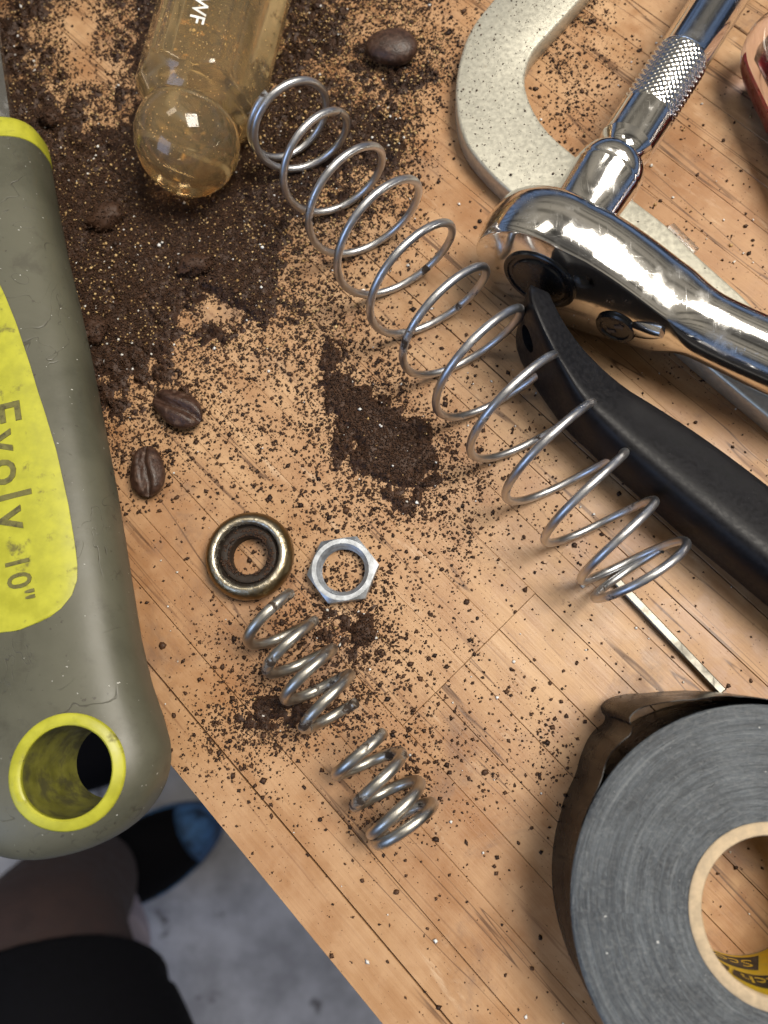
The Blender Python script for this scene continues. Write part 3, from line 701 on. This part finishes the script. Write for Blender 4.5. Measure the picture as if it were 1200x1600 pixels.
# ------------------------------------------------------------------ tape roll
TC = P(1216, 1431, 19.0); TC[2] = 0; TR, TH_ = 33.2, 19.0
tape = thing('tape_roll', 'roll of black electrical tape with a lifted end and yellow core label', 'tape', TC)
V, Fc = lathe([(14.2, TH_ - .05), (15, TH_), (20, TH_ + .12), (26, TH_ + .08), (32, TH_), (32.9, TH_ - .05), (TR, TH_ - .35)], TC, n=160, cap=(False, False)); mk('wound_layers', V, Fc, TAPES, tape, sharp=60)
V, Fc = lathe([(TR, TH_ - .35), (TR, .25), (32.9, .05), (14.2, .05)], TC, n=160, cap=(False, False)); mk('outer_wrap', V, Fc, TAPEO, tape, sharp=50)
V, Fc = lathe([(14.2, .06), (14.2, TH_ + .1), (13.9, TH_ + .3), (12.3, TH_ + .3), (12.1, TH_ + .05), (12.1, .06)], TC, n=120, loop=True); core = mk('core', V, Fc, CARD, tape, sharp=40)
def cyl(a0, a1, z_0, z_1, r, sk=0.0, n=40):
    rows_ = [[TC + np.array([r * math.cos(a + sk * k), r * math.sin(a + sk * k), z]) for a in np.linspace(a0, a1, n)] for k, z in ((0, z_0), (1, z_1))]
    V = np.concatenate([np.array(q) for q in rows_]); return V, [(i + 1, i, n + i, n + i + 1) for i in range(n - 1)]
lab = mk('core_label', *cyl(0, 2 * math.pi, .6, TH_ - .7, 12.05, n=121), LABY, core, sharp=0)
def bandtext(a_s, z_b, hgt, name):
    wid = 12.6 / 11.6 * 1.02
    mk('label_band', *cyl(a_s + .16, a_s - wid, z_b - 1.3, z_b + hgt + 1.2, 11.99, sk=-.22), LABK, lab, sharp=0)
    T, Ft = text2d('Scotch', 4.6, 0); V = []
    for x, y, z in T:
        a = a_s - x / 11.6 - .02 * y; V.append(TC + np.array([11.93 * math.cos(a), 11.93 * math.sin(a), z_b + y]))
    mk('lettering', V, Ft, LABY, lab, smooth=False)
aS = math.atan2(*(P(1172, 1490, 3)[:2] - TC[:2])[::-1])
bandtext(aS, 3.0, 3.2, 'a'); bandtext(aS + .62, 11.0, 3.2, 'b')
for k in range(1, 4): bandtext(aS + k * 1.65, 3.0, 3.2, 'c'); bandtext(aS + .62 + k * 1.65, 11.0, 3.2, 'd')
# the lifted tape end: leaves the roll, bulges, folds back on to it
ctl = [(52, .15), (66, .2), (78, .6), (88, 1.5), (97, 2.3), (104, 2.9), (111, 4.0), (117, 5.3), (121, 6.0), (124, 5.7), (125, 4.6), (125.2, 3.5), (127, 2.8), (130, 2.9), (134, 2.6), (139, 1.6), (144, .6), (149, .25), (157, .15)]
fp = smooth_path([[a, r, 0] for a, r in ctl], 6); rings = []
for i, (a, r, _) in enumerate(fp):
    col_ = []
    for j, z in enumerate(np.linspace(.15, TH_ - .6, 9)):
        q = j / 8; rr_ = TR + r * (1 - .28 * q * q) + .05 * math.sin(a * .5 + q * 3) * min(1, r); zz = z - (.9 * min(1, max(0, r - 1) / 3)) * q + .35 * math.sin(a * .35) * q * min(1, r)
        aa = math.radians(a + (.9 * q * math.sin(a * .2) if r > 1 else 0))
        col_.append(TC + np.array([rr_ * math.cos(aa), rr_ * math.sin(aa), zz]))
    rings.append(col_)
rin = [[p - (p - TC) * np.array([1, 1, 0]) / np.linalg.norm((p - TC)[:2]) * .16 for p in c_] for c_ in rings]
V, Fc = loft([list(a) + list(b[::-1]) for a, b in zip(rings, rin)]); mk('loose_end', V, Fc, TAPEO, tape, sharp=60)

# ------------------------------------------------------------------ red and clear handle in the corner
QZ = 9.6
q0 = P(1215, 62, QZ); qd = P(1268, 168, QZ) - q0; qd /= np.linalg.norm(qd)
rh = thing('screwdriver', 'clear plastic handle with a red lower side at the right edge of the picture', 'screwdriver', (q0[0], q0[1], 0))
V, Fc = lathe([(.02, -5.6), (3.0, -5.2), (5.6, -3.8), (7.6, -1.4), (8.9, 1.8), (9.4, 5.0), (9.5, 8), (9.5, 70)], q0, qd, 64); mk('clear_shell', V, Fc, CLEAR, rh, sharp=40)
V, Fc = lathe([(.02, 1.5), (3.9, 2.0), (4.6, 3.0), (4.6, 70)], q0 + np.array([0, 0, 1.5]), qd, 48); mk('steel_core', V, Fc, STEEL, rh, sharp=40)
rows_ = []; u_, v_, _ = frame(qd)
for h, rs in ((1.2, 8.0), (3.0, 8.7), (5.0, 9.05), (9, 9.2), (30, 9.2), (69, 9.2)):
    rows_.append([q0 + qd * h + r_ * (math.cos(a) * u_ + math.sin(a) * v_) for r_, aa in ((rs, np.linspace(-1.5, -.05, 16)), (rs - 1.5, np.linspace(-.05, -1.5, 16))) for a in aa])
V, Fc = loft(rows_); mk('red_side', V, Fc, RED, rh, sharp=40)

# ------------------------------------------------------------------ plastic sliver
sa_, sb_ = P(1048, 352, .5), P(1088, 392, .5); dd = (sb_ - sa_)[:2]; L = np.linalg.norm(dd); dd /= L; mm = (sa_ + sb_) / 2
tag(mk('plastic_sliver', *boxv((mm[0], mm[1], .55), L / 2, .7, .5, dd, .2), m_glass('milky_plastic', (.95, .92, .88), .3), org=(mm[0], mm[1], 0)), 'small milky plastic sliver beside the gold clamp arm', 'sliver')

# ------------------------------------------------------------------ person below the bench
kn = P(72, 1468, -470); ft = P(150, 1385, -870); hip = P(110, 1760, -420); toe = P(345, 1272, -885)
per = thing('person', 'person below the bench edge in a black top and blue-tipped black shoe, leg painted dark as shade', 'person', (ft[0], ft[1], z0))
path = smooth_path([hip, .5 * (hip + kn) + np.array([0, 0, 12]), kn, .5 * (kn + ft) + np.array([0, 18, -20]), ft, ft + np.array([6, 6, -18])], 8)
rad = np.interp(np.linspace(0, 1, len(path)), [0, .2, .4, .55, .8, 1], [92, 80, 62, 56, 38, 36])
mk('leg', *tube(path, rad, 28), LEG_SHADE, per, sharp=0)  # leg with its shade put into the colour
hp = smooth_path([hip + (hip - kn) * .3, hip, .55 * hip + .45 * kn + np.array([0, 0, 14]), .36 * hip + .64 * kn + np.array([0, 2, 6])], 8)
sk = [P(168, 1500, -640), P(172, 1462, -740), ft + np.array([4, 4, 20])]
mk('lit_leg_edge_tube', *tube(smooth_path(sk, 8), 42, 24), LEG_EDGE_LIT, per, sharp=0)  # pale tube added to paint the lit edge of the leg
mk('shirt_hem', *tube(hp, np.interp(np.linspace(0, 1, len(hp)), [0, .5, 1], [100, 94, 86]), 32), CLOTH, per, sharp=0)
sdv = (toe - ft); sdv[2] = 0; sl = np.linalg.norm(sdv); sdv /= sl; sn = np.array([-sdv[1], sdv[0], 0]); rings = []; rsole = []; rtoe = []
for t in np.linspace(-.28, 1.0, 24):
    q = (t + .28) / 1.28; hw = 46 * max(.02, math.sin(min(1, q * 1.02 + .0) * math.pi) ** .36) * (1 - .12 * math.cos(q * 5)); hh = float(np.interp(q, [0, .2, .4, .7, .95, 1], [55, 92, 84, 58, 40, 20]))
    c_ = np.array([ft[0], ft[1], z0 + 22]) + sdv * t * sl
    ring = [c_ + sn * hw * math.cos(a) + np.array([0, 0, hh * max(0, math.sin(a)) ** .8]) for a in np.linspace(0, 2 * math.pi, 26, endpoint=False)]
    rings.append(ring)
    rsole.append([c_ + sn * (hw + 2) * x + np.array([0, 0, z]) for x, z in ((-1, -20), (1, -20), (1, 6), (-1, 6))])
    if q > .80: rtoe.append([c_ + sn * (hw + 3) * math.cos(a) + np.array([0, 0, (hh + 3) * max(0, math.sin(a)) ** .8]) for a in np.linspace(0, 2 * math.pi, 26, endpoint=False)])
sh2 = P(160, 1170, -880) - P(215, 1345, -880); sh2[2] = 0
mk('shoe', *loft([[p + sh2 for p in r] for r in rings]), CLOTH, per, sharp=0); mk('shoe', *loft(rings), CLOTH, per, sharp=0); mk('shoe_sole', *loft(rsole), BLUE, per, sharp=40); mk('shoe_toe', *loft(rtoe), BLUE, per, sharp=0)

# ------------------------------------------------------------------ coffee grounds
D0 = [
 [7,6,3,5,8,8,8,8,8,8,7,6,4,3,2,1,1,3,3,1,.6,.5,.5,.5],
 [8,6,3,6,8,8,8,8,8,8,8,7,6,5,2,1,1,3,3,2,1,.5,.5,.5],
 [8,7,5,5,8,8,8,8,8,7,7,8,8,6,2,1,1,3,3,1.2,.7,.5,.6,.6],
 [9,8,7,6,8,9,9,9,8.5,8.5,8,8.3,7.6,3,1,.6,1,2.5,2,1,.7,.7,.8,.7],
 [9,9,8,8,9,9,9,9,9,9,8,7.8,6.6,1.5,.8,.6,.8,1.5,1,.8,.8,1,.9,.8],
 [9,9,9,9,9,9,9,9,9,8.5,7.8,7,5.6,1.4,.7,.6,.6,.8,.8,.8,1,1.1,.9,.8],
 [9,9,9,9,9,9,9,9,8.5,8,6.2,5,4,1.4,.6,.6,.6,.8,.8,.8,1,1.2,1,.9],
 [9,9,9,9,9,9,9,9,8.5,6.2,5,3.4,2.8,1.2,.7,.6,.6,.8,.8,.8,.8,1,1,1],
 [9,9,9,9,9,9,9,9,8.5,4,3,2,1.5,1.2,1,.8,.8,.8,.8,.8,.8,.8,1,1],
 [9,9,9,8.5,9,8.6,6,9,9,5,4.2,2.4,1.4,1.2,1.2,1,.8,.8,.8,.8,1,1,1,1],
 [9,9,9,9,9,8.4,7,6.4,5.2,5.4,4.4,3,1.5,1.3,1.3,1,.8,.8,.8,.8,1.3,1.5,1,1],
 [9,9,9,9,8.3,5.6,4.4,3.6,3.6,5,7,5,2,1.5,1.5,1.2,1,.8,.8,.8,1.2,1.6,1.4,1],
 [9,9,8,6.5,6.5,7,3.6,3.4,3.2,3.6,7,8.5,4,2,1.6,1.5,1.2,.8,.8,.8,.8,1,1.2,1],
 [5,5,5,4,4,3.4,2.6,2.6,2.8,3,7,9,9,5,2.5,1.5,1.5,1,.8,.8,.8,.8,.8,.8],
 [4,4,4,4,5,2.4,2.2,2.2,2.2,3,5,8,9,7,3.5,1.8,1.8,1.2,.8,.8,.8,.8,.8,.8],
 [2,2,2,2,1.7,1.3,1.5,2,2,2.2,3,4,7.4,5.5,3.5,1.8,1.5,1.5,.9,.8,.8,.7,.7,.7],
 [1,1,1,1,1,1,1.4,2,2.2,2.6,3,3,2.8,3,3,1.8,1.3,1.3,1.6,.9,.8,.7,.7,.7],
 [1,1,1,1,1,1,1.2,2,2.2,2.4,3,2.6,2.2,2,1.8,1.3,1.2,1.3,1.5,1.2,.9,.7,.7,.7],
 [1,1,1,1,1.2,1.2,1.4,2,2.4,3,4,4.5,2,1.6,1.6,1.2,1,1,1,1.2,1,.8,.7,.7],
 [1,1,1,1,1,1.2,1.6,2,3,5,5,6.5,2.2,1.6,1.6,1.2,1,1,1,.9,1,.8,.7,.7],
 [1,1,1,1,1,1.2,1.6,2,4,4.5,5.5,5.5,2.2,2.2,1.6,1.2,1.2,1,1,.8,.8,.8,.7,.7],
 [1,1,1,1,1,1,1.6,3.2,6.2,6.5,6.5,3.2,2.2,1.6,1.4,1.3,1.4,1.2,1,.8,.8,.8,.7,.7],
 [1,1,1,1,1,1.2,3,5.2,7.2,6.2,4,3,2.2,1.6,1.4,1.3,1.7,1.6,1.1,.8,.8,.8,.7,.7],
 [1,1,1,1,1,1.6,3.2,4,4,2.2,2,2.4,3.6,2.4,1.5,1.3,1.7,1.8,1.2,.8,.8,.8,.7,.7],
 [1,1,1,1,1,1.2,1.3,2,1.6,1.5,1.6,3.6,4.4,2.8,1.5,1.3,1.4,1.5,1,.8,.8,.8,.7,.7],
 [1,1,1,1,1,1,1.1,1.2,1.2,1.2,1.4,3.4,2.4,1.6,1.5,1.2,1.2,1.2,1,.8,.8,.8,.7,.7],
 [.8]*8 + [1,1,1,1.3,1.5,1.2,1.2,1,1,1,.9,.8,.8,.8,.7,.7],
 [.7]*12 + [.9]*12, [.6]*24, [.6]*24, [.6]*24, [.8]*24]
D0 = np.array([r[:24] for r in D0], float)
def vnoise(x, y, cell, seed):
    r = np.random.default_rng(seed); g = r.random((256, 256)); fx, fy = x / cell, y / cell
    ix, iy = np.floor(fx).astype(int), np.floor(fy).astype(int); tx, ty = fx - ix, fy - iy
    tx, ty = tx * tx * (3 - 2 * tx), ty * ty * (3 - 2 * ty); G = lambda a, b: g[a % 256, b % 256]
    return (G(ix, iy) * (1 - tx) + G(ix + 1, iy) * tx) * (1 - ty) + (G(ix, iy + 1) * (1 - tx) + G(ix + 1, iy + 1) * tx) * ty
def fbm(x, y, cell, seed): return (vnoise(x, y, cell, seed) + .5 * vnoise(x, y, cell / 2.1, seed + 1) + .25 * vnoise(x, y, cell / 4.3, seed + 2)) / 1.75
def dens(x, y):
    """how thickly the grounds lie at a spot of the bench, 0..9"""
    px, py = Q(x, y, 0)
    gx, gy = np.clip(px / 50 - .5, 0, 22.999), np.clip(py / 50 - .5, 0, 30.999)
    ix, iy = gx.astype(int), gy.astype(int); tx, ty = gx - ix, gy - iy
    d = (D0[iy, ix] * (1 - tx) + D0[iy, ix + 1] * tx) * (1 - ty) + (D0[iy + 1, ix] * (1 - tx) + D0[iy + 1, ix + 1] * tx) * ty
    f = fbm(x, y, 7.0, 3) - .5; f2 = fbm(x, y, 2.2, 9) - .5
    d = np.where(d < 1.3, d * .62, d); k = np.clip((9.6 - d) / 3.2, .2, 1); f3 = vnoise(x, y, .9, 51) - .5; d = d * (1 + (f * 1.1 + f2 * 1.0 + f3 * .5) * k)
    for (bx, by), (sx, sy), v in (((340, 492), (24, 13), 7), ((292, 500), (14, 14), 6), ((150, 112), (34, 20), 5), ((122, 45), (26, 24), 4), ((205, 150), (13, 26), 2)):   # bare patches
        d = d - v * np.exp(-(((px - bx) / sx) ** 2 + ((py - by) / sy) ** 2) ** 1.5)
    for (bx, by), (sx, sy), v in (((612, 705), (58, 66), 3.5), ((548, 625), (30, 34), 2), ((572, 985), (20, 26), 2), ((440, 1120), (40, 26), 1.6), ((400, 1150), (34, 22), 1.5), ((846, 1160), (11, 34), 2.6), ((862, 1222), (14, 22), 2.2), ((738, 1008), (13, 15), 2.2), ((650, 1225), (24, 12), 2.0)):
        d = d + v * np.exp(-(((px - bx) / sx) ** 2 + ((py - by) / sy) ** 2))
    on = (x * DN[0] + y * DN[1]) > rows[0] + .5
    return np.clip(d, 0, 10) * on
def height(x, y):
    d = dens(x, y); h = np.clip((d - 6.8) / 2.6, 0, 1); h = h * h * (3 - 2 * h)
    return h * (.35 + 2.3 * fbm(x, y, 14, 21) ** 1.3 + 1.1 * fbm(x, y, 3.5, 33) ** 1.5) 
# mound
gx = np.arange(-118, 30, .55); gy = np.arange(-10, 186, .55); X, Y = np.meshgrid(gx, gy, indexing='ij')
Hm = height(X, Y); Z = Hm - .06 + RNG.normal(0, .05, X.shape) * (Hm > .05)
idx = np.arange(X.size).reshape(X.shape)
keep = (Hm[:-1, :-1] > .04) | (Hm[1:, :-1] > .04) | (Hm[:-1, 1:] > .04) | (Hm[1:, 1:] > .04)
Fq = np.stack([idx[:-1, :-1], idx[1:, :-1], idx[1:, 1:], idx[:-1, 1:]], -1)[keep]
used, inv = np.unique(Fq, return_inverse=True); Vq = np.stack([X.ravel(), Y.ravel(), Z.ravel()], 1)[used]
mo = mk('coffee_grounds', Vq, inv.reshape(-1, 4), COFFEE2, sharp=0)
tag(mo, 'dark brown heaps of fine coffee grounds spread on the bench', 'coffee grounds', kind='stuff')
# single grains
def ico():
    t = (1 + 5 ** .5) / 2
    v = np.array([(-1, t, 0), (1, t, 0), (-1, -t, 0), (1, -t, 0), (0, -1, t), (0, 1, t), (0, -1, -t), (0, 1, -t), (t, 0, -1), (t, 0, 1), (-t, 0, -1), (-t, 0, 1)]) / math.hypot(1, t)
    f = np.array([(0,11,5),(0,5,1),(0,1,7),(0,7,10),(0,10,11),(1,5,9),(5,11,4),(11,10,2),(10,7,6),(7,1,8),(3,9,4),(3,4,2),(3,2,6),(3,6,8),(3,8,9),(4,9,5),(2,4,11),(6,2,10),(8,6,7),(9,8,1)])
    return v, f
OCT = (np.array([(1,0,0),(-1,0,0),(0,1,0),(0,-1,0),(0,0,1),(0,0,-1)], float), np.array([(0,2,4),(2,1,4),(1,3,4),(3,0,4),(2,0,5),(1,2,5),(3,1,5),(0,3,5)]))
def scatter(name, pos, size, base, mat, label, cat, flat=.7, jit=.35):
    n = len(pos); bv_, bf = base; k = len(bv_)
    A = RNG.normal(size=(n, 4)); A /= np.linalg.norm(A, axis=1)[:, None]; q0_, q1, q2, q3 = A.T
    Rm = np.stack([1-2*(q2*q2+q3*q3), 2*(q1*q2-q0_*q3), 2*(q1*q3+q0_*q2), 2*(q1*q2+q0_*q3), 1-2*(q1*q1+q3*q3), 2*(q2*q3-q0_*q1), 2*(q1*q3-q0_*q2), 2*(q2*q3+q0_*q1), 1-2*(q1*q1+q2*q2)], 1).reshape(n, 3, 3)
    L = bv_[None] * (1 + RNG.uniform(-jit, jit, (n, k, 1))) * RNG.uniform(.65, 1.25, (n, 1, 3))
    L = np.einsum('nij,nkj->nki', Rm, L); L[:, :, 2] *= flat
    Vv = (L * size[:, None, None] + pos[:, None, :]).reshape(-1, 3) * S
    Ff = (bf[None] + (np.arange(n) * k)[:, None, None]).reshape(-1, 3)
    me = bpy.data.meshes.new(name); me.vertices.add(len(Vv)); me.vertices.foreach_set('co', Vv.ravel())
    me.loops.add(Ff.size); me.loops.foreach_set('vertex_index', Ff.ravel().astype(np.int32))
    me.polygons.add(len(Ff)); me.polygons.foreach_set('loop_start', np.arange(0, Ff.size, 3, dtype=np.int32)); me.polygons.foreach_set('loop_total', np.full(len(Ff), 3, np.int32))
    me.update(calc_edges=True); me.materials.append(mat)
    o = bpy.data.objects.new(name, me); COL.objects.link(o); return tag(o, label, cat, kind='stuff')
def sample(rate_fn, rmax, box=(-120, 95, -70, 190)):
    n = int(rmax * (box[1] - box[0]) * (box[3] - box[2])); x = RNG.uniform(box[0], box[1], n); y = RNG.uniform(box[2], box[3], n)
    px, py = Q(x, y, 0); vis = (px > -40) & (px < 1240) & (py > -40) & (py < 1640); x, y = x[vis], y[vis]
    d = dens(x, y); k = RNG.random(len(x)) * rmax < rate_fn(d); return x[k], y[k], d[k]
# fine grains everywhere the grounds lie, thick in the heaps
x, y, d = sample(lambda d: np.where(d > 5, 3.6 + (d - 5) * 2.2, .24 * d ** 1.95) * (d > 0), 13)
jt = RNG.random(len(x)) < .35; x = x + jt * RNG.normal(0, 1.5, len(x)); y = y + jt * RNG.normal(0, 1.5, len(x)); ok = (x * DN[0] + y * DN[1]) > rows[0] + .5; x, y, d = x[ok], y[ok], d[ok]
sz_ = np.where(d > 6, RNG.uniform(.13, .27, len(x)), RNG.lognormal(-1.5, .45, len(x)).clip(.10, .65))
hz = np.maximum(height(x, y), 0)
scatter('coffee_grains', np.stack([x, y, hz + sz_ * .35 + np.where(hz > .2, RNG.uniform(-.05, .22, len(x)), 0)], 1), sz_, OCT, COFFEE, 'loose fine coffee grains sprinkled over the wooden strips', 'coffee grains')
x, y, d = sample(lambda d: np.clip(.001 + .016 * d, 0, .11) * (d > 0), .12)
sz_ = RNG.lognormal(-1.1, .35, len(x)).clip(.2, .75)
scatter('coffee_grains', np.stack([x, y, np.maximum(height(x, y), 0) + sz_ * .3], 1), sz_, ico(), COFFEE, 'coarse dark coffee crumbs scattered among the finer grains', 'coffee crumbs')
print('grains', len(x))
# golden chaff in the heap, a few pale flakes
x, y, d = sample(lambda d: np.where(d > 4.5, .85, .015 * d) * (d > 0), .9)
pxx, pyy = Q(x, y); kk = RNG.random(len(x)) < np.where(pyy > 545, .04, np.where((pxx > 380) & (pyy < 400), 1.0, .6)); x, y = x[kk], y[kk]
sz_ = RNG.lognormal(-1.62, .38, len(x)).clip(.08, .42)
scatter('coffee_chaff', np.stack([x, y, np.maximum(height(x, y), 0) + .12 + sz_ * .6], 1), sz_, OCT, CHAFF, 'golden flecks of coffee chaff on the grounds', 'chaff', .6)
x, y, d = sample(lambda d: np.where(d > 6, .030, .006) * (d > 0), .05)
sz_ = RNG.lognormal(-1.3, .4, len(x)).clip(.12, .55)
scatter('pale_flakes', np.stack([x, y, np.maximum(height(x, y), 0) + .15 + sz_ * .3], 1), sz_, OCT, FLAKE, 'tiny white flakes strewn over grounds and wood', 'flakes', .5)
# specks on the clamp
n = 16000; x = RNG.uniform(0, 95, n); y = RNG.uniform(60, 190, n); ins = np.zeros(n, bool); j = len(CLAMP_POLY) - 1
for i in range(len(CLAMP_POLY)):
    (xi, yi), (xj, yj) = CLAMP_POLY[i], CLAMP_POLY[j]; c_ = ((yi > y) != (yj > y)); ins ^= c_ & (x < (xj - xi) * (y - yi) / (yj - yi + 1e-12) + xi); j = i
px, py = Q(x, y, CT); ins &= RNG.random(n) < np.clip(.75 - (px - 720) / 700 - np.maximum(py - 200, 0) / 500, .08, 1) * (.25 + 1.2 * fbm(x, y, 5, 77))
x, y = x[ins], y[ins]; sz_ = RNG.lognormal(-2.2, .5, len(x)).clip(.05, .38)
scatter('coffee_grains', np.stack([x, y, CT + sz_ * .3], 1), sz_, OCT, COFFEE, 'dark coffee specks lying on the gold clamp', 'coffee grains')
# flecks stuck on the screwdriver handle
pts = []
for _ in range(2600):
    q = P(random.uniform(215, 455), random.uniform(0, 290), 20); h = SD_BVH.ray_cast(Vector((q[0], q[1], 90)), Vector((0, 0, -1)))
    if h[0] is not None and h[1].z > .35 and random.random() < .32: pts.append(np.array(h[0]))
pts = np.array(pts); sz_ = RNG.lognormal(-2.2, .45, len(pts)).clip(.05, .28)
scatter('coffee_chaff', pts + np.array([0, 0, .03]), sz_, OCT, CHAFF, 'golden flecks stuck on the amber screwdriver handle', 'chaff', .6)
# compact clumps
CL = []
def clump(px, L, W, h, label, az):
    c = P(px[0], px[1], 1.5); c[2] = .5; v, f = ico(); bm = bmesh.new(); vv = [bm.verts.new(q) for q in v]; [bm.faces.new([vv[i] for i in t]) for t in f]
    bmesh.ops.subdivide_edges(bm, edges=bm.edges[:], cuts=5, use_grid_fill=True)
    V = np.array([q.co[:] for q in bm.verts]); Fc = [[q.index for q in p.verts] for p in (bm.verts.index_update(), bm.faces)[1]]; bm.free()
    V /= np.linalg.norm(V, axis=1)[:, None]
    nz = fbm(V[:, 0] * 3 + px[0], V[:, 1] * 3 + V[:, 2] * 2.1, 1.2, 5); V = V * (.72 + .6 * nz)[:, None] + RNG.normal(0, .025, V.shape)
    a = math.radians(az); V = V * np.array([L / 2, W / 2, h / 2]); V = np.stack([V[:, 0] * math.cos(a) - V[:, 1] * math.sin(a), V[:, 0] * math.sin(a) + V[:, 1] * math.cos(a), V[:, 2] + h * .42], 1) + c
    CL.append(V[V[:, 2] > .6]); tag(mk('coffee_clump', V, Fc, COFFEE2, org=c, sharp=0), label, 'coffee clump', 'clumps of caked coffee')
clump((168, 342), 9, 7, 5, 'caked coffee clump in the heap beside the wrench grip', 20)
clump((148, 520), 7, 6, 4.5, 'caked coffee clump against the wrench grip above the beans', 70)
clump((306, 416), 9, 5, 4, 'caked coffee clump in the middle of the heap below the ball end', 15)
clump((82, 188), 6, 4.5, 4, 'small caked coffee clump near the yellow wrench collar', -20)

pts = np.concatenate(CL); pts = pts[RNG.integers(0, len(pts), 3200)] + RNG.normal(0, .16, (3200, 3)); sz_ = RNG.uniform(.12, .3, len(pts))
scatter('coffee_grains', pts, sz_, OCT, COFFEE, 'coffee grains clinging to the caked clumps', 'coffee grains')
n = 900; a = RNG.uniform(0, 2 * math.pi, n); r = RNG.normal(4.9, .5, n).clip(4.25, 6.0); keep = fbm(r * 3, a * 5 + 40, 2.0, 91) > .47; a, r = a[keep], r[keep]
pts = np.stack([rc[0] + r * np.cos(a), rc[1] + r * np.sin(a), np.full(len(a), 3.75)], 1); sz_ = RNG.uniform(.10, .3, len(a))
scatter('coffee_grains', pts, sz_, OCT, COFFEE, 'coffee grains caked inside the brass ring', 'coffee grains')
# the finest dust, thinning out round the heaps
x, y, d = sample(lambda d: np.where(d > 6.5, .5, .55 * d ** 1.2) * (d > 0), 5.2)
x = x + RNG.normal(0, .8, len(x)); y = y + RNG.normal(0, .8, len(x)); ok = (x * DN[0] + y * DN[1]) > rows[0] + .5; x, y = x[ok], y[ok]
sz_ = RNG.lognormal(-2.55, .35, len(x)).clip(.04, .14)
scatter('coffee_dust', np.stack([x, y, np.maximum(height(x, y), 0) + sz_ * .4], 1), sz_, OCT, COFFEE, 'finest coffee dust thinning out over the wood', 'coffee dust')
